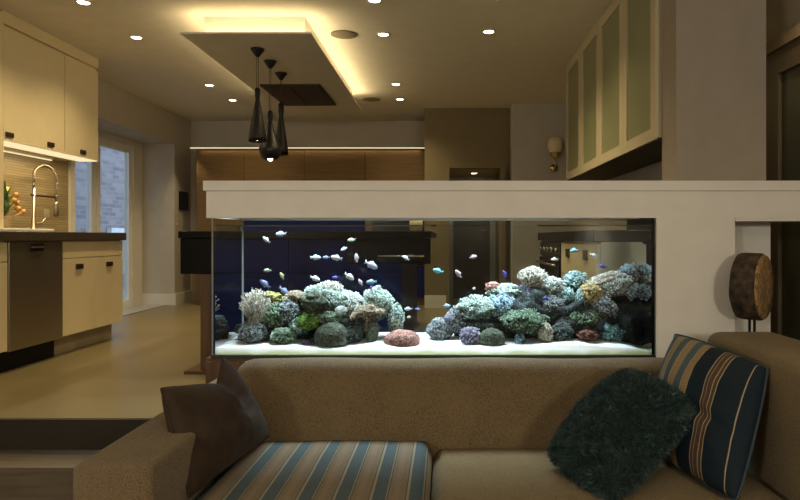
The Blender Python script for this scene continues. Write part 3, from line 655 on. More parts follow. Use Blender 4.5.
REEF = [
    ('rock', -0.952, 3.38, 0.761, 0.218, 0.156, 0.196, 0, 'dark', 'reef_rock', 'rock', 'large dark rock at the tank end under the cream feathery coral'),
    ('rock', -0.758, 3.4, 0.805, 0.241, 0.23, 0.217, 0, 'dark', 'reef_rock', 'rock', 'dark green rock between the cream feathery coral and the lime patch'),
    ('rock', -0.526, 3.388, 0.787, 0.316, 0.242, 0.284, 0, 'dark', 'reef_rock', 'rock', 'big dark boulder at the core of the smaller coral mound'),
    ('rock', 0.184, 3.406, 0.787, 0.274, 0.179, 0.247, 0, 'dark', 'reef_rock', 'rock', 'dark boulder under the pale green coral of the larger mound'),
    ('rock', 0.449, 3.387, 0.854, 0.317, 0.274, 0.285, 0, 'dark', 'reef_rock', 'rock', 'dark boulder behind the green mossy coral in the larger mound'),
    ('rock', 0.67, 3.387, 0.823, 0.317, 0.264, 0.285, 0, 'dark', 'reef_rock', 'rock', 'dark boulder under the gold coral in the larger mound'),
    ('rock', 0.879, 3.383, 0.803, 0.326, 0.242, 0.293, 0, 'black', 'reef_rock', 'rock', 'dark boulder beneath the long sloping white coral'),
    ('rock', 1.011, 3.397, 0.8, 0.138, 0.296, 0.266, 0, 'black', 'reef_rock', 'rock', 'tall blackish rock at the pier end of the tank'),
    ('tuft', -0.954, 3.3, 0.895, 0.142, 0.213, 0.192, 0, 'cream', 'feathery_coral', 'coral', 'cream feathery coral at the tank end near the sofa cushion'),
    ('polyp', -0.963, 3.26, 0.769, 0.14, 0.11, 0.126, 0, 'grey', 'polyp_coral', 'coral', 'dark grey speckled coral on the sand below the cream feathery coral'),
    ('rock', -0.899, 3.34, 0.931, 0.113, 0.062, 0.102, -5, 'yellow', 'pitted_coral', 'coral', 'yellow-green flat coral right beside the cream feathery coral'),
    ('polyp', -0.858, 3.3, 0.849, 0.132, 0.122, 0.119, 0, 'green', 'polyp_coral', 'coral', 'dark green speckled coral below the yellow-green flat coral'),
    ('plate', -0.766, 3.34, 0.926, 0.113, 0.092, 0.102, 0, 'tan', 'mushroom_coral', 'coral', 'small tan mushroom coral between yellow-green coral and white mound'),
    ('polyp', -0.792, 3.3, 0.864, 0.102, 0.132, 0.119, 0, 'grey', 'polyp_coral', 'coral', 'grey speckled coral under the small tan mushroom coral'),
    ('polyp', -0.803, 3.22, 0.755, 0.119, 0.079, 0.107, 0, 'green', 'polyp_coral', 'coral', 'low mottled green coral on the sand, left of the purple clam'),
    ('rock', -0.727, 3.26, 0.804, 0.1, 0.08, 0.09, 0, 'pale', 'reef_rock', 'rock', 'pale green stone just above the purple clam'),
    ('polyp', -0.61, 3.36, 0.924, 0.258, 0.165, 0.232, 8, 'pale', 'polyp_coral', 'coral', 'big whitish coral forming the rounded top of the smaller mound'),
    ('tuft', -0.594, 3.36, 0.976, 0.134, 0.083, 0.121, 0, 'cream', 'spiky_coral', 'coral', 'short spiky cream coral on the very top of the smaller mound'),
    ('rock', -0.643, 3.24, 0.921, 0.12, 0.11, 0.108, 0, 'olive', 'pitted_coral', 'coral', 'smooth grey-olive coral head in front of the big whitish coral'),
    ('rock', -0.674, 3.22, 0.834, 0.099, 0.079, 0.089, 0, 'lime', 'pitted_coral', 'coral', 'bright lime green coral patch above the round olive coral'),
    ('polyp', -0.583, 3.24, 0.841, 0.12, 0.07, 0.108, 0, 'green', 'polyp_coral', 'coral', 'mossy green coral strip between lime patch and round olive coral'),
    ('dome', -0.561, 3.2, 0.753, 0.167, 0.128, 0.15, 0, 'olive', 'brain_coral', 'coral', 'round olive brain coral on the sand, right of the purple clam'),
    ('polyp', -0.478, 3.34, 0.89, 0.154, 0.134, 0.139, 25, 'white', 'polyp_coral', 'coral', 'white speckled coral sloping down from the top of the smaller mound'),
    ('tuft', -0.518, 3.24, 0.881, 0.06, 0.06, 0.054, 0, 'white', 'star_polyp', 'coral', 'small white star-shaped polyp above the round olive coral'),
    ('polyp', -0.349, 3.34, 0.906, 0.164, 0.164, 0.148, 0, 'pale', 'polyp_coral', 'coral', 'pale green pointed coral peak near the centre of the tank'),
    ('plate', -0.389, 3.28, 0.851, 0.172, 0.121, 0.155, -12, 'tan', 'mushroom_coral', 'coral', 'tan-rimmed mushroom coral under the pale green pointed peak'),
    ('finger', -0.368, 3.28, 0.781, 0.071, 0.151, 0.136, 0, 'olive', 'finger_coral', 'coral', 'dark olive upright coral finger under the tan-rimmed mushroom coral'),
    ('polyp', -0.466, 3.26, 0.758, 0.1, 0.09, 0.09, 0, 'dark', 'polyp_coral', 'coral', 'dark low coral between round olive coral and olive finger'),
    ('finger', -0.25, 3.32, 0.836, 0.092, 0.143, 0.129, 0, 'pale', 'finger_coral', 'coral', 'pale green coral stump directly behind the pink brain coral'),
    ('dome', -0.212, 3.204, 0.738, 0.177, 0.089, 0.159, 0, 'pink', 'brain_coral', 'coral', 'pink brain coral on the sand at the foot of the smaller mound'),
    ('clam', -0.665, 3.2, 0.728, 0.079, 0.039, 0.071, 0, 'purple', 'giant_clam', 'clam', 'small purple clam on the sand left of the round olive coral'),
    ('polyp', -0.026, 3.34, 0.767, 0.123, 0.123, 0.111, 0, 'grey', 'polyp_coral', 'coral', 'round dark grey coral at the start of the larger mound'),
    ('polyp', 0.072, 3.36, 0.821, 0.124, 0.145, 0.131, 0, 'grey', 'polyp_coral', 'coral', 'grey speckled coral between round dark coral and big pale green one'),
    ('tuft', 0.02, 3.32, 0.831, 0.051, 0.061, 0.055, 0, 'purple', 'star_polyp', 'coral', 'little purple tuft behind the round dark grey coral'),
    ('polyp', 0.171, 3.36, 0.878, 0.227, 0.134, 0.204, 0, 'pale', 'polyp_coral', 'coral', 'broad pale green coral shoulder of the larger mound'),
    ('polyp', 0.124, 3.22, 0.755, 0.099, 0.089, 0.089, 0, 'purple', 'polyp_coral', 'coral', 'purple speckled coral on the sand beside the taupe brain coral'),
    ('dome', 0.231, 3.2, 0.748, 0.128, 0.084, 0.115, 0, 'olive', 'brain_coral', 'coral', 'taupe brain coral on the sand beside the purple speckled coral'),
    ('polyp', 0.298, 3.34, 0.895, 0.144, 0.144, 0.13, 0, 'blue', 'polyp_coral', 'coral', 'blue-grey coral between broad pale coral and flat green-topped coral'),
    ('polyp', 0.319, 3.4, 0.957, 0.188, 0.084, 0.169, 0, 'pale', 'table_coral', 'coral', 'flat-topped pale green coral above the blue-grey coral'),
    ('rock', 0.25, 3.38, 0.99, 0.073, 0.047, 0.066, 0, 'pink', 'knobby_coral', 'coral', 'pinkish knob on the edge of the flat-topped pale coral'),
    ('polyp', 0.401, 3.26, 0.824, 0.221, 0.12, 0.199, 4, 'green', 'polyp_coral', 'coral', 'mossy green coral in the middle of the larger mound'),
    ('tuft', 0.455, 3.36, 1.038, 0.145, 0.134, 0.131, 0, 'cream', 'feathery_coral', 'coral', 'white feathery coral ball on top of the larger mound'),
    ('rock', 0.424, 3.36, 0.94, 0.093, 0.114, 0.103, 0, 'purple', 'reef_rock', 'rock', 'purple-grey stone below the white feathery coral ball'),
    ('polyp', 0.548, 3.36, 0.992, 0.134, 0.103, 0.121, 0, 'white', 'polyp_coral', 'coral', 'white-green coral right of the feathery white ball'),
    ('polyp', 0.541, 3.32, 0.898, 0.133, 0.102, 0.12, 0, 'grey', 'polyp_coral', 'coral', 'grey coral under the white-green coral in the larger mound'),
    ('polyp', 0.676, 3.38, 1.016, 0.114, 0.104, 0.103, 0, 'teal', 'polyp_coral', 'coral', 'teal-white coral between the white-green and gold corals'),
    ('polyp', 0.622, 3.34, 0.942, 0.092, 0.082, 0.083, 0, 'teal', 'polyp_coral', 'coral', 'small teal coral lump below the teal-white coral'),
    ('finger', 0.497, 3.2, 0.777, 0.079, 0.098, 0.088, 0, 'cream', 'finger_coral', 'coral', 'cream coral stump on the sand below the mossy green coral'),
    ('polyp', 0.583, 3.24, 0.771, 0.11, 0.1, 0.099, 0, 'dark', 'polyp_coral', 'coral', 'dark speckled coral right of the cream coral stump'),
    ('polyp', 0.741, 3.3, 0.961, 0.112, 0.102, 0.101, 0, 'gold', 'polyp_coral', 'coral', 'golden brown coral below the long sloping white coral'),
    ('finger', 0.685, 3.3, 0.93, 0.051, 0.102, 0.092, 0, 'teal', 'finger_coral', 'coral', 'thin pale teal coral finger beside the golden brown coral'),
    ('polyp', 0.817, 3.36, 1.028, 0.186, 0.052, 0.167, -22, 'cream', 'ridge_coral', 'coral', 'yellowish ridge coral along the top of the sloping white coral'),
    ('polyp', 0.868, 3.36, 0.997, 0.238, 0.124, 0.214, -18, 'white', 'polyp_coral', 'coral', 'long sloping white speckled coral near the pier end'),
    ('tuft', 1.004, 3.38, 1.078, 0.073, 0.114, 0.103, 0, 'cream', 'spiky_coral', 'coral', 'cream spiky crest at the highest point of the larger mound'),
    ('polyp', 0.946, 3.36, 1.074, 0.083, 0.062, 0.075, 0, 'blue', 'polyp_coral', 'coral', 'light blue coral tip just under the cream spiky crest'),
    ('polyp', 0.807, 3.28, 0.892, 0.131, 0.091, 0.118, 25, 'grey', 'polyp_coral', 'coral', 'blue-grey coral lump hanging under the long sloping coral'),
    ('polyp', 0.96, 3.32, 0.969, 0.072, 0.082, 0.074, 0, 'blue', 'polyp_coral', 'coral', 'pale blue coral at the lower end of the sloping coral'),
    ('rock', 0.708, 3.22, 0.765, 0.099, 0.05, 0.089, 0, 'rust', 'reef_rock', 'rock', 'rust-red flat stone on the sand under the golden coral'),
    ('rock', 0.828, 3.26, 0.774, 0.12, 0.1, 0.108, 0, 'teal', 'reef_rock', 'rock', 'bluish rounded stone on the sand near the pier end'),
    ('polyp', 0.701, 3.3, 0.839, 0.173, 0.091, 0.156, 0, 'green', 'polyp_coral', 'coral', 'dark green coral between the rust stone and the golden coral'),
    ('rock', 0.369, 3.2, 0.748, 0.049, 0.049, 0.044, 0, 'blue', 'reef_rock', 'rock', 'tiny pale blue stone on the sand under the mossy green coral'),
]
for i, r in enumerate(REEF): reef(*r, 11+i, 'corals and rocks of the reef')

# ------------------------------------------------------------------ fish
def fish_mesh(L, key, c, belly):
    bm = bmesh.new(); secs = [(-.50, .02, .02), (-.44, .10, .06), (-.33, .17, .10), (-.16, .22, .12), (.04, .205, .105), (.20, .13, .07), (.30, .07, .035), (.345, .05, .02)]
    rings = []
    for x, hh, ww in secs:
        rings.append([bm.verts.new((x*L, ww*L*math.cos(a), hh*L*math.sin(a))) for a in [2*PI*k/10 for k in range(10)]])
    for i in range(len(rings)-1):
        for k in range(10): bm.faces.new((rings[i][k], rings[i][(k+1) % 10], rings[i+1][(k+1) % 10], rings[i+1][k]))
    bm.faces.new(list(reversed(rings[0]))); bm.faces.new(rings[-1])
    def fin(pts, th=.012):
        a = [bm.verts.new((x*L, -th*L, z*L)) for x, z in pts]; b = [bm.verts.new((x*L, th*L, z*L)) for x, z in pts]
        bm.faces.new(a); bm.faces.new(list(reversed(b)))
        for i in range(len(pts)):
            k = (i+1) % len(pts); bm.faces.new((a[k], a[i], b[i], b[k]))
    fin([(.32, .035), (.50, .17), (.44, 0), (.50, -.17), (.32, -.035)])
    fin([(-.22, .18), (-.02, .30), (.18, .21), (.24, .10), (.0, .17)])
    fin([(-.02, -.17), (.12, -.27), (.24, -.10)])
    for f in bm.faces: f.material_index = 0
    nf = len(bm.faces)
    for s in (-1, 1):
        r = bmesh.ops.create_icosphere(bm, subdivisions=1, radius=.024*L, matrix=Matrix.Translation((-.38*L, s*.065*L, .045*L)))
        for v in r['verts']:
            for f in v.link_faces: f.material_index = 1
    bmesh.ops.recalc_face_normals(bm, faces=bm.faces[:])
    me = bpy.data.meshes.new('fish'); bm.to_mesh(me); bm.free()
    for p in me.polygons: p.use_smooth = True
    me.materials.append(plain('fish_' + key, tuple(x*.72 for x in c), .35, var=.15, scale=90, coat=.2)); me.materials.append(BLACK)
    return me
FCOL = {'white': (.80, .84, .90), 'pale': (.50, .60, .74), 'sky': (.25, .58, .85), 'green': (.38, .46, .36), 'yellow': (.45, .46, .22), 'violet': (.08, .05, .55),
        'slate': (.16, .20, .42), 'pink': (.48, .40, .42), 'teal': (.16, .60, .68), 'cream': (.72, .66, .46), 'deep': (.03, .03, .42)}
FM = {k: fish_mesh(1.0, k, c, None) for k, c in FCOL.items()}
FISH = [
    (-0.901, 3.28, 1.235, 0.0454, 40, 10, 'white', 'white fish pointing down, uppermost at the tank end'),
    (-0.833, 3.3, 1.265, 0.0548, -3, 0, 'pale', 'pale blue fish just under the water surface at the tank end'),
    (-0.918, 3.36, 1.077, 0.0419, 0, 0, 'green', 'grey-green fish above the cream feathery coral'),
    (-0.843, 3.36, 1.048, 0.0419, 65, 0, 'yellow', 'dull yellow fish nearly upright above the yellow-green coral'),
    (-0.925, 3.34, 1.008, 0.0647, 40, 0, 'slate', 'dark violet slender fish diving towards the cream feathery coral'),
    (-0.837, 3.38, 0.969, 0.0655, -40, 180, 'slate', 'dark slate slender fish rising from the tan mushroom coral'),
    (-0.669, 3.36, 1.144, 0.0558, 0, 180, 'pale', 'pale fish swimming level, first of three in a line'),
    (-0.622, 3.4, 1.143, 0.0377, 0, 0, 'slate', 'small slate fish in the middle of three swimming in a line'),
    (-0.544, 3.26, 1.145, 0.0587, 12, 0, 'white', 'bright white fish, last of three swimming in a line'),
    (-0.489, 3.4, 1.234, 0.0424, 0, 0, 'green', 'small greenish fish high above the smaller coral mound'),
    (-0.525, 3.38, 1.188, 0.0374, -25, 0, 'pale', 'small pale fish between the greenish fish and the white one'),
    (-0.46, 3.38, 1.141, 0.0468, 85, 0, 'pink', 'small pinkish fish standing upright above the smaller mound'),
    (-0.373, 3.28, 1.109, 0.0727, -28, 180, 'pale', 'large pale fish rising, right of the upright pinkish fish'),
    (-0.66, 3.3, 1.039, 0.0548, -22, 180, 'white', 'white fish just above the whitish top of the smaller mound'),
    (-0.573, 3.4, 1.038, 0.0377, 0, 0, 'deep', 'small deep blue fish above the spiky cream coral'),
    (-0.481, 3.26, 1.052, 0.0587, -35, 180, 'white', 'white fish tilted upward, right of the small deep blue fish'),
    (-0.437, 3.36, 1.015, 0.0419, 60, 0, 'pink', 'small pinkish fish diving between white fish and bright blue fish'),
    (-0.369, 3.26, 1.024, 0.0542, -4, 0, 'sky', 'bright blue fish above the pale green coral peak'),
    (-0.373, 3.32, 0.987, 0.0322, 60, 0, 'violet', 'tiny violet fish touching the pale green coral peak'),
    (-0.198, 3.3, 1.143, 0.0411, 30, 0, 'white', 'white fish in front of the oven handle seen behind the tank'),
    (-0.035, 3.28, 1.078, 0.0545, 15, 0, 'teal', 'turquoise fish in the open middle of the tank'),
    (0.144, 3.34, 1.147, 0.0416, 12, 180, 'pink', 'upper of the pale fish in front of the dark passage door'),
    (0.069, 3.32, 1.061, 0.0506, 55, 0, 'pink', 'pale fish diving in front of the dark passage door'),
    (0.151, 3.38, 0.982, 0.0328, 0, 60, 'pink', 'lowest small pale fish in front of the dark passage door'),
    (-0.188, 3.34, 0.88, 0.0416, 0, 0, 'pale', 'pale blue fish low behind the pink brain coral'),
    (-0.144, 3.4, 0.873, 0.0282, 0, 180, 'slate', 'tiny slate fish next to the low pale blue fish'),
    (0.008, 3.32, 0.898, 0.0414, 0, 180, 'sky', 'small blue fish low above the round dark grey coral'),
    (-0.186, 3.36, 0.836, 0.0279, 0, 45, 'cream', 'tiny tan fish between the pink brain coral and pale blue fish'),
    (0.306, 3.34, 1.06, 0.037, 70, 0, 'violet', 'violet fish above the flat-topped pale green coral'),
    (0.497, 3.18, 0.947, 0.0396, 20, 0, 'violet', 'violet fish in front of the white-green coral'),
    (0.566, 3.36, 1.134, 0.0372, 0, 0, 'cream', 'small cream fish in front of the black cooker'),
    (0.661, 3.32, 1.181, 0.046, -8, 0, 'sky', 'sky blue fish in front of the cream drawers'),
    (0.756, 3.3, 1.156, 0.0411, -20, 180, 'white', 'white fish in front of the cream drawers'),
    (0.807, 3.32, 1.099, 0.0414, 10, 0, 'violet', 'violet fish just above the yellowish ridge coral'),
]
for x, y, z, L, tilt, yaw, key, lb in FISH:
    o = bpy.data.objects.new('fish', FM[key]); COL.objects.link(o)
    o.location = (x, y, z); o.scale = (L, L*1.0, L); o.rotation_euler = (0, math.radians(tilt), math.radians(yaw))
    setp(o, lb, 'fish', 'fish swimming in the tank')

# ================================================================== SOFA
so = empty('sofa', (.05, 2.3, 0), 'beige woven sofa with a striped seat cushion, backed against the aquarium stand', 'sofa')
bx('base', -.80, 1.14, 1.82, 2.93, .07, .26, SOFA, so, .02, 3, True)
# backrest with a raked front and a rounded top and end
bm = bmesh.new(); pr = [(2.62, .25), (2.66, .40), (2.735, .64), (2.765, .70), (2.80, .722), (2.86, .722), (2.905, .70), (2.93, .64), (2.945, .25)]
NXs = 40; ring = []
for i in range(NXs+1):
    x = -.915 + 2.06*i/NXs
    e = min(1.0, (x+.915)/.06); k = math.sqrt(max(0.0, 1-(1-e)**2)) if e < 1 else 1
    cy, cz = 2.81, .48
    ring.append([bm.verts.new((x, cy+(y-cy)*(.55+.45*k), cz+(z-cz)*(.80+.20*k) + .0025*math.sin(x*9))) for y, z in pr])
for i in range(NXs):
    for j in range(len(pr)-1): bm.faces.new((ring[i][j], ring[i][j+1], ring[i+1][j+1], ring[i+1][j]))
    bm.faces.new((ring[i][-1], ring[i][0], ring[i+1][0], ring[i+1][-1]))
bm.faces.new(ring[0]); bm.faces.new(list(reversed(ring[-1])))
bmesh.ops.recalc_face_normals(bm, faces=bm.faces[:])
o = link('backrest', bm, SOFA, so, True); md = o.modifiers.new('s', 'SUBSURF'); md.levels = md.render_levels = 1
bx('armrest', -1.04, -.81, 1.80, 2.94, .05, .616, SOFA, so, .022, 4, True)
bx('armrest', 1.145, 1.46, 1.60, 2.88, .05, .838, SOFAS, so, .055, 5, True)
STRIPE_SEAT = striped('seat_stripes', [(0, (0.078, 0.109, 0.112)), (.36, (0.276, 0.230, 0.145)), (.40, (0.060, 0.051, 0.040)), (.425, (0.216, 0.166, 0.099)), (.55, (0.252, 0.186, 0.119)), (.72, (0.216, 0.166, 0.099)), (.90, (0.060, 0.051, 0.040)), (.925, (0.300, 0.269, 0.185))], 'Object', 1/.114)
def pad(name, x0, x1, y0, y1, z0, z1, mat, crown, parent):
    bm = bmesh.new(); nx, ny = 30, 34; top = []; bot = []
    for i in range(nx+1):
        a = []; b = []
        for j in range(ny+1):
            u, v = i/nx, j/ny; e = min(u, 1-u, v*1.0, 1-v); ex = min(u, 1-u)*(x1-x0); ey = min(v, 1-v)*(y1-y0); q = min(ex, ey)
            rr = .045; s = math.sqrt(max(0, 1-(1-min(1, q/rr))**2))
            zc = crown*math.sin(PI*u)**.6*math.sin(PI*v)**.6 + .004*noise.noise(Vector((u*4, v*4, x0*3)))
            zm = (z0+z1)/2
            a.append(bm.verts.new((x0+(x1-x0)*u, y0+(y1-y0)*v, zm+(z1-zm)*(.35+.65*s)+zc*s))); b.append(bm.verts.new((x0+(x1-x0)*u, y0+(y1-y0)*v, zm-(zm-z0)*(.35+.65*s))))
        top.append(a); bot.append(b)
    for i in range(nx):
        for j in range(ny):
            bm.faces.new((top[i][j], top[i+1][j], top[i+1][j+1], top[i][j+1])); bm.faces.new((bot[i][j+1], bot[i+1][j+1], bot[i+1][j], bot[i][j]))
    for i in range(nx):
        bm.faces.new((bot[i][0], bot[i+1][0], top[i+1][0], top[i][0])); bm.faces.new((top[i][ny], top[i+1][ny], bot[i+1][ny], bot[i][ny]))
    for j in range(ny):
        bm.faces.new((bot[0][j+1], bot[0][j], top[0][j], top[0][j+1])); bm.faces.new((top[nx][j+1], top[nx][j], bot[nx][j], bot[nx][j+1]))
    return link(name, bm, mat, parent, True)
c = pad('seat_cushion', -.805, -.052, 1.78, 2.665, .262, .425, STRIPE_SEAT, .012, so); c['label'] = 'striped seat cushion in blue grey, tan and brown'
pad('seat_cushion', -.048, 1.14, 1.78, 2.665, .262, .392, SOFAS, .012, so)
for x, y in ((-.95, 1.9), (-.95, 2.85), (1.35, 1.7), (1.35, 2.8)):
    bm = bmesh.new(); lathe(bm, [(.022, .0), (.03, .07)], (x, y, 0.0005), 14); link('leg', bm, BLACK, so, True)

# ------------------------------------------------------------------ scatter cushions
def cushion(TL, TR, BR, BL, front, back, pinch=.06, chop=0.0, seed=0, nu=44, nv=44, wr=.006, rnd_=0.0, crease=0.0, cu=.55, cw=.16):
    TL, TR, BR, BL = map(Vector, (TL, TR, BR, BL))
    nrm = ((TR-TL).cross(BL-TL)).normalized()
    if nrm.y > 0: nrm = -nrm
    bm = bmesh.new(); uvl = bm.loops.layers.uv.new('UVMap'); F = []; B = []
    for i in range(nu+1):
        a = []; b = []
        for j in range(nv+1):
            u, v = i/nu, j/nv
            uu = u + pinch*(0.5-u)*2*(math.sin(PI*v))**1.0*.5*abs(2*u-1)**2
            vv = v + pinch*(0.5-v)*2*(math.sin(PI*u))**1.0*.5*abs(2*v-1)**2
            if rnd_:
                cc = (abs(2*u-1)*abs(2*v-1))**3*rnd_; uu += (.5-uu)*cc; vv += (.5-vv)*cc
            if chop: vv = vv + chop*((u/cu)**1.2 if u < cu else ((1-u)/(1-cu))**1.1)*(1-vv)**1.3
            p = TL.lerp(TR, uu).lerp(BL.lerp(BR, uu), vv)
            s = (max(0, math.sin(PI*u))*max(0, math.sin(PI*v)))**.42
            n1 = noise.fractal(Vector((u*3.1+seed, v*3.1, seed*.7)), 1.0, 2.0, 3)*wr
            edge = 0.0 if (i in (0, nu) or j in (0, nv)) else 1.0
            dent = min(.38, chop*1.8)*math.exp(-((u-cu)/.13)**2)*(1-v)**1.5 if chop else 0
            dent += crease*math.exp(-((v-.52-.10*(u-.5))/.045)**2)*math.exp(-((u-.6)/.3)**2)
            a.append((p + nrm*(front*s*(1-dent*2) + n1*s*edge), (u, v))); b.append((p - nrm*(back*s), (u, v)))
        F.append(a); B.append(b)
    fv = [[bm.verts.new(F[i][j][0]) for j in range(nv+1)] for i in range(nu+1)]
    bv = [[fv[i][j] if (i in (0, nu) or j in (0, nv)) else bm.verts.new(B[i][j][0]) for j in range(nv+1)] for i in range(nu+1)]
    for i in range(nu):
        for j in range(nv):
            for g in (fv, bv):
                vs = (g[i][j], g[i+1][j], g[i+1][j+1], g[i][j+1])
                try: f = bm.faces.new(vs)
                except ValueError: continue
                for lp, (di, dj) in zip(f.loops, ((0, 0), (1, 0), (1, 1), (0, 1))): lp[uvl].uv = ((i+di)/nu, 1-(j+dj)/nv)
    bmesh.ops.recalc_face_normals(bm, faces=bm.faces[:])
    bm.normal_update()
    edge = [fv[i][0].co.copy() for i in range(nu+1)] + [fv[nu][j].co.copy() for j in range(1, nv+1)] + [fv[i][nv].co.copy() for i in range(nu-1, -1, -1)] + [fv[0][j].co.copy() for j in range(nv-1, 0, -1)]
    return bm, edge
def piping(name, edge, r, mat, parent):
    bm = bmesh.new(); tube(bm, edge + [edge[0]], r, 6); return link(name, bm, mat, parent, True)

bm, ed = cushion((-.940, 2.15, .748), (-.890, 2.60, .775), (-.715, 2.64, .44), (-.795, 2.02, .440), .10, .075, .02, .25, 3, wr=.014, cu=.74)
o = link('scatter_cushion', bm, BROWNV, None, True); setp(o, 'dark brown velvet cushion with a dented top leaning on the low sofa arm', 'cushion')
piping('seam', ed, .003, BROWNV, o)
tn, gl, nv_, br, cr, bl = (.27, .22, .15), (.33, .23, .10), (.009, .019, .030), (.095, .058, .034), (.40, .33, .23), (.085, .12, .135)
PIL = striped('pillow_stripes', [(0, tn), (.04, bl), (.105, tn), (.115, cr), (.122, gl), (.165, cr), (.172, tn), (.19, bl), (.26, tn), (.272, cr), (.279, gl), (.325, cr), (.332, tn), (.35, bl), (.42, cr), (.427, tn), (.44, gl), (.485, cr), (.492, nv_),
              (.635, cr), (.644, br), (.665, cr), (.671, br), (.705, cr), (.711, br), (.735, cr), (.744, nv_), (.915, cr), (.922, nv_)], 'UV')
bm, ed = cushion((.965, 2.73, .850), (1.135, 2.27, .795), (.915, 2.03, .415), (.80, 2.61, .41), .10, .035, -.01, 0, 8, wr=.012, rnd_=.035, crease=.11)
o = link('scatter_cushion', bm, PIL, None, True); setp(o, 'large striped cushion in navy, tan and brown leaning on the tall sofa arm', 'cushion')
piping('piping', ed, .005, plain('navy_piping', (.03, .05, .065), .7), o)
bm, ed = cushion((.377, 2.40, .445), (.734, 2.65, .705), (.915, 2.34, .635), (.535, 2.05, .412), .11, .035, -.02, 0, 5, wr=.012, rnd_=.06)
src = bm.copy()
o = link('fur_cushion', bm, FURB, None, True); setp(o, 'fluffy dark teal fur cushion leaning on the striped cushion', 'cushion')
rnd = random.Random(5); fb = bmesh.new(); fs = [f for f in src.faces]; nF = 30000
mid = sum((v.co for v in src.verts), Vector())/len(src.verts)
sgn = 1.0 if sum(f.normal.dot(f.calc_center_median()-mid) for f in fs) > 0 else -1.0
cum = [f.calc_area() for f in fs]
for f in rnd.choices(fs, weights=cum, k=nF):
    vs = f.verts; a, b = rnd.random(), rnd.random()
    p = vs[0].co.lerp(vs[1].co, a).lerp(vs[3].co.lerp(vs[2].co, a), b) if len(vs) == 4 else f.calc_center_median()
    clump = Vector((noise.noise(p*38), noise.noise(p*38+Vector((9, 0, 0))), noise.noise(p*38+Vector((0, 7, 0)))))
    dr = (f.normal*.75*sgn + clump*1.1 + Vector((rnd.uniform(-.4, .4), rnd.uniform(-.4, .4), rnd.uniform(-.55, .25)))).normalized()
    L = rnd.uniform(.018, .032); sd = dr.cross(Vector((rnd.uniform(-1, 1), rnd.uniform(-1, 1), rnd.uniform(-1, 1)))).normalized()*.0016
    q = p + dr*L*.55; r2 = p + dr*L + Vector((0, 0, -.004))
    v = [fb.verts.new(x) for x in (p-sd, p+sd, q+sd*.8, r2, q-sd*.8)]
    fb.faces.new(v)
src.free()
p = link('fur', fb, FURM, o); p['kind'] = 'stuff'

# ================================================================== WOODEN DISC ON A STAND
t = empty('wood_sculpture', (1.43, 3.02, 0), 'round slice of tree trunk on a thin black stand between the column and sofa arm', 'sculpture')
ax = Vector((.755, -.656, 0)).normalized(); ct = Vector((1.425, 3.02, 1.02)); side = Vector((ax.y, -ax.x, 0)); upv = Vector((0, 0, 1))
BARK = plain('dark_bark', (.05, .030, .016), .8, var=.5, scale=26, bump=.8, bscale=40)
ENDG, nt, out = nodes('end_grain')
b = N(nt, 'ShaderNodeBsdfPrincipled', Roughness=.75); tc = N(nt, 'ShaderNodeTexCoord')
nz = N(nt, 'ShaderNodeTexNoise', Scale=55.0, Detail=5.0, Distortion=1.0); nt.links.new(tc.outputs['Object'], nz.inputs['Vector'])
rr = ramp(nt, [(.35, (.15, .085, .03)), (.65, (.50, .32, .14))]); nt.links.new(nz.outputs['Fac'], rr.inputs['Fac']); nt.links.new(rr.outputs['Color'], b.inputs['Base Color'])
bp = N(nt, 'ShaderNodeBump', Strength=.8, Distance=.006); nt.links.new(nz.outputs['Fac'], bp.inputs['Height']); nt.links.new(bp.outputs[0], b.inputs['Normal']); nt.links.new(b.outputs[0], out.inputs['Surface'])
R3 = Matrix((side, upv, ax)).transposed()
bm = bmesh.new(); lathe(bm, [(.0, -.06), (.135, -.06), (.152, -.05), (.156, -.03), (.155, .04), (.150, .052)], ct, 40, R3)
for v in bm.verts: v.co += (v.co-ct)*.03*noise.noise((v.co-ct)*16)
bmesh.ops.recalc_face_normals(bm, faces=bm.faces[:]); link('bark_rim', bm, BARK, t, True)
bm = bmesh.new(); lathe(bm, [(.149, .050), (.146, .058), (.08, .062), (.0, .063)], ct, 40, R3); link('cut_face', bm, ENDG, t, True)
bm = bmesh.new(); tube(bm, [(1.415, 3.02, .02), (1.415, 3.02, .87)], .006, 8); tube(bm, [(1.438, 3.02, .02), (1.438, 3.02, .87)], .006, 8); link('pole', bm, BLACKM, t, True)
bm = bmesh.new(); lathe(bm, [(0, .0008), (.05, .0008), (.05, .018), (.01, .022), (0, .022)], (1.43, 3.02, 0), 24); link('foot', bm, BLACKM, t, True)

# ================================================================== LIGHT
def spot(x, y, z, w, col=(1, .80, .50), size=130, blend=.9, r=.03, aim=None):
    l = bpy.data.lights.new('lamp', 'SPOT'); l.energy = w; l.color = col; l.spot_size = math.radians(size); l.spot_blend = blend; l.shadow_soft_size = r
    o = bpy.data.objects.new('lamp', l); o.location = (x, y, z); COL.objects.link(o)
    if aim: o.rotation_euler = (Vector(aim)-Vector((x, y, z))).to_track_quat('-Z', 'Y').to_euler()
    return o
def area(x, y, z, sx, sy, w, col, rot=(0, 0, 0), spread=180):
    l = bpy.data.lights.new('lamp', 'AREA'); l.shape = 'RECTANGLE'; l.size = sx; l.size_y = sy; l.energy = w; l.color = col; l.spread = math.radians(spread)
    o = bpy.data.objects.new('lamp', l); o.location = (x, y, z); o.rotation_euler = rot; COL.objects.link(o); return o
WARM = (1, .79, .44)
for x, y, lb in DL: spot(x, y, CEIL-.02, PW['down'], WARM)
spot(.40, 8.94, 2.11, 9, WARM, 165)
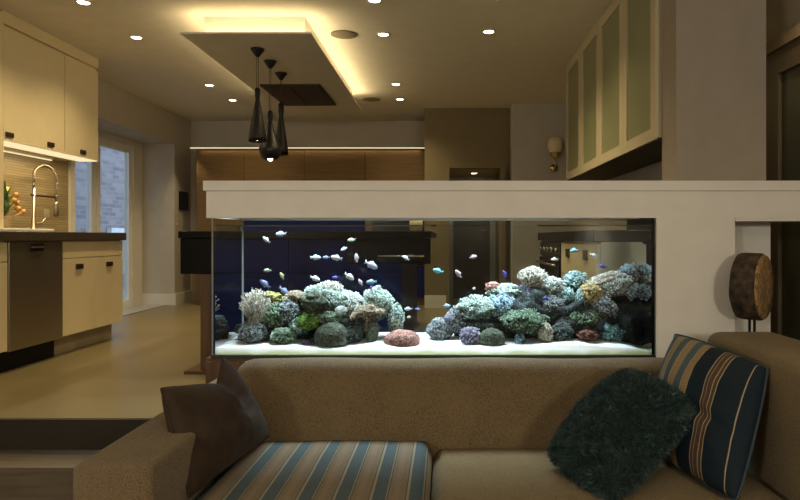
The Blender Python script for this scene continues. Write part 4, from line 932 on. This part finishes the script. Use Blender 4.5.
# cove strips: lie on the dropped panel and shine up and outwards
cw = PW['cove']
area(-1.42, 4.79, 2.73, .84, .02, cw*.45, WARM, (PI*.92, 0, 0)); area(-1.42, 7.395, 2.73, .84, .02, cw*.6, WARM, (-PI*.85, 0, 0))
area(-1.84, 6.09, 2.73, .02, 2.6, cw*1.2, WARM, (0, PI*.88, 0)); area(-1.007, 6.09, 2.73, .02, 2.6, cw*1.5, WARM, (0, -PI*.88, 0))
area(-1.78, 8.575, 2.40, 2.9, .012, PW['cornice'], WARM)
spot(1.93, 3.55, CEIL-.02, PW['corridor_fill'], WARM); spot(1.92, 5.6, CEIL-.02, PW['corridor_fill'], WARM, 150)  # unseen corridor lights, added to brighten the dark glazed door
# strip under the left wall cabinets
area(-3.3, 5.36, 1.94, .05, 1.2, PW['under'], WARM)
# living room lamps, behind and above the camera
for x, y in ((-1.9, .9), (.1, 1.0), (1.7, 1.3), (.1, -.6)):
    spot(x, y, CEIL-.02, PW['living'], (1, .80, .56), 140, 1.0, .05)
# two unseen fill lights added in the living room behind the camera
for x, y, z in ((-2.2, -2.6, 1.85), (1.6, -2.8, 1.85)):
    l = bpy.data.lights.new('lamp', 'POINT'); l.energy = PW['living_fill']; l.color = (1, .91, .75); l.shadow_soft_size = .18
    o = bpy.data.objects.new('lamp', l); o.location = (x, y, z); COL.objects.link(o)
# tank lamps hidden in the beam
area(-.16, 3.30, 1.455, 1.70, .20, PW['tank'], (.84, .95, 1.0), (0, 0, 0), 120)
# pendants
spot(-1.445, 5.01, 1.97, 3, WARM); spot(-1.44, 5.355, 1.87, 5, WARM); spot(-1.45, 5.75, 1.96, 3, WARM)
spot(-3.36, 8.50, 2.40, 9, WARM, 90, .8, .02)
# dusk outside
w = bpy.data.worlds.new('dusk'); sc.world = w; w.use_nodes = True
bg = w.node_tree.nodes['Background']; bg.inputs[0].default_value = (.58, .68, .84, 1); bg.inputs[1].default_value = PW['sky']

# ================================================================== CAMERA
cd = bpy.data.cameras.new('camera'); cam = bpy.data.objects.new('camera', cd); COL.objects.link(cam)
cam.location = (0, 0, 1.25); cam.rotation_euler = (PI/2, 0, 0)
cd.sensor_width = 36; cd.lens = 650*36/800; cd.shift_x = -45/800; cd.shift_y = -13/800; cd.clip_start = .05
sc.camera = cam
sc.view_settings.view_transform = 'Standard'; sc.view_settings.look = 'None'; sc.view_settings.gamma = 1; sc.view_settings.use_curve_mapping = False
sc.view_settings.exposure = 0.0
cy = sc.cycles
cy.max_bounces = 8; cy.diffuse_bounces = 4; cy.glossy_bounces = 4; cy.transparent_max_bounces = 32; cy.caustics_reflective = False; cy.caustics_refractive = False; cy.sample_clamp_indirect = 3.0
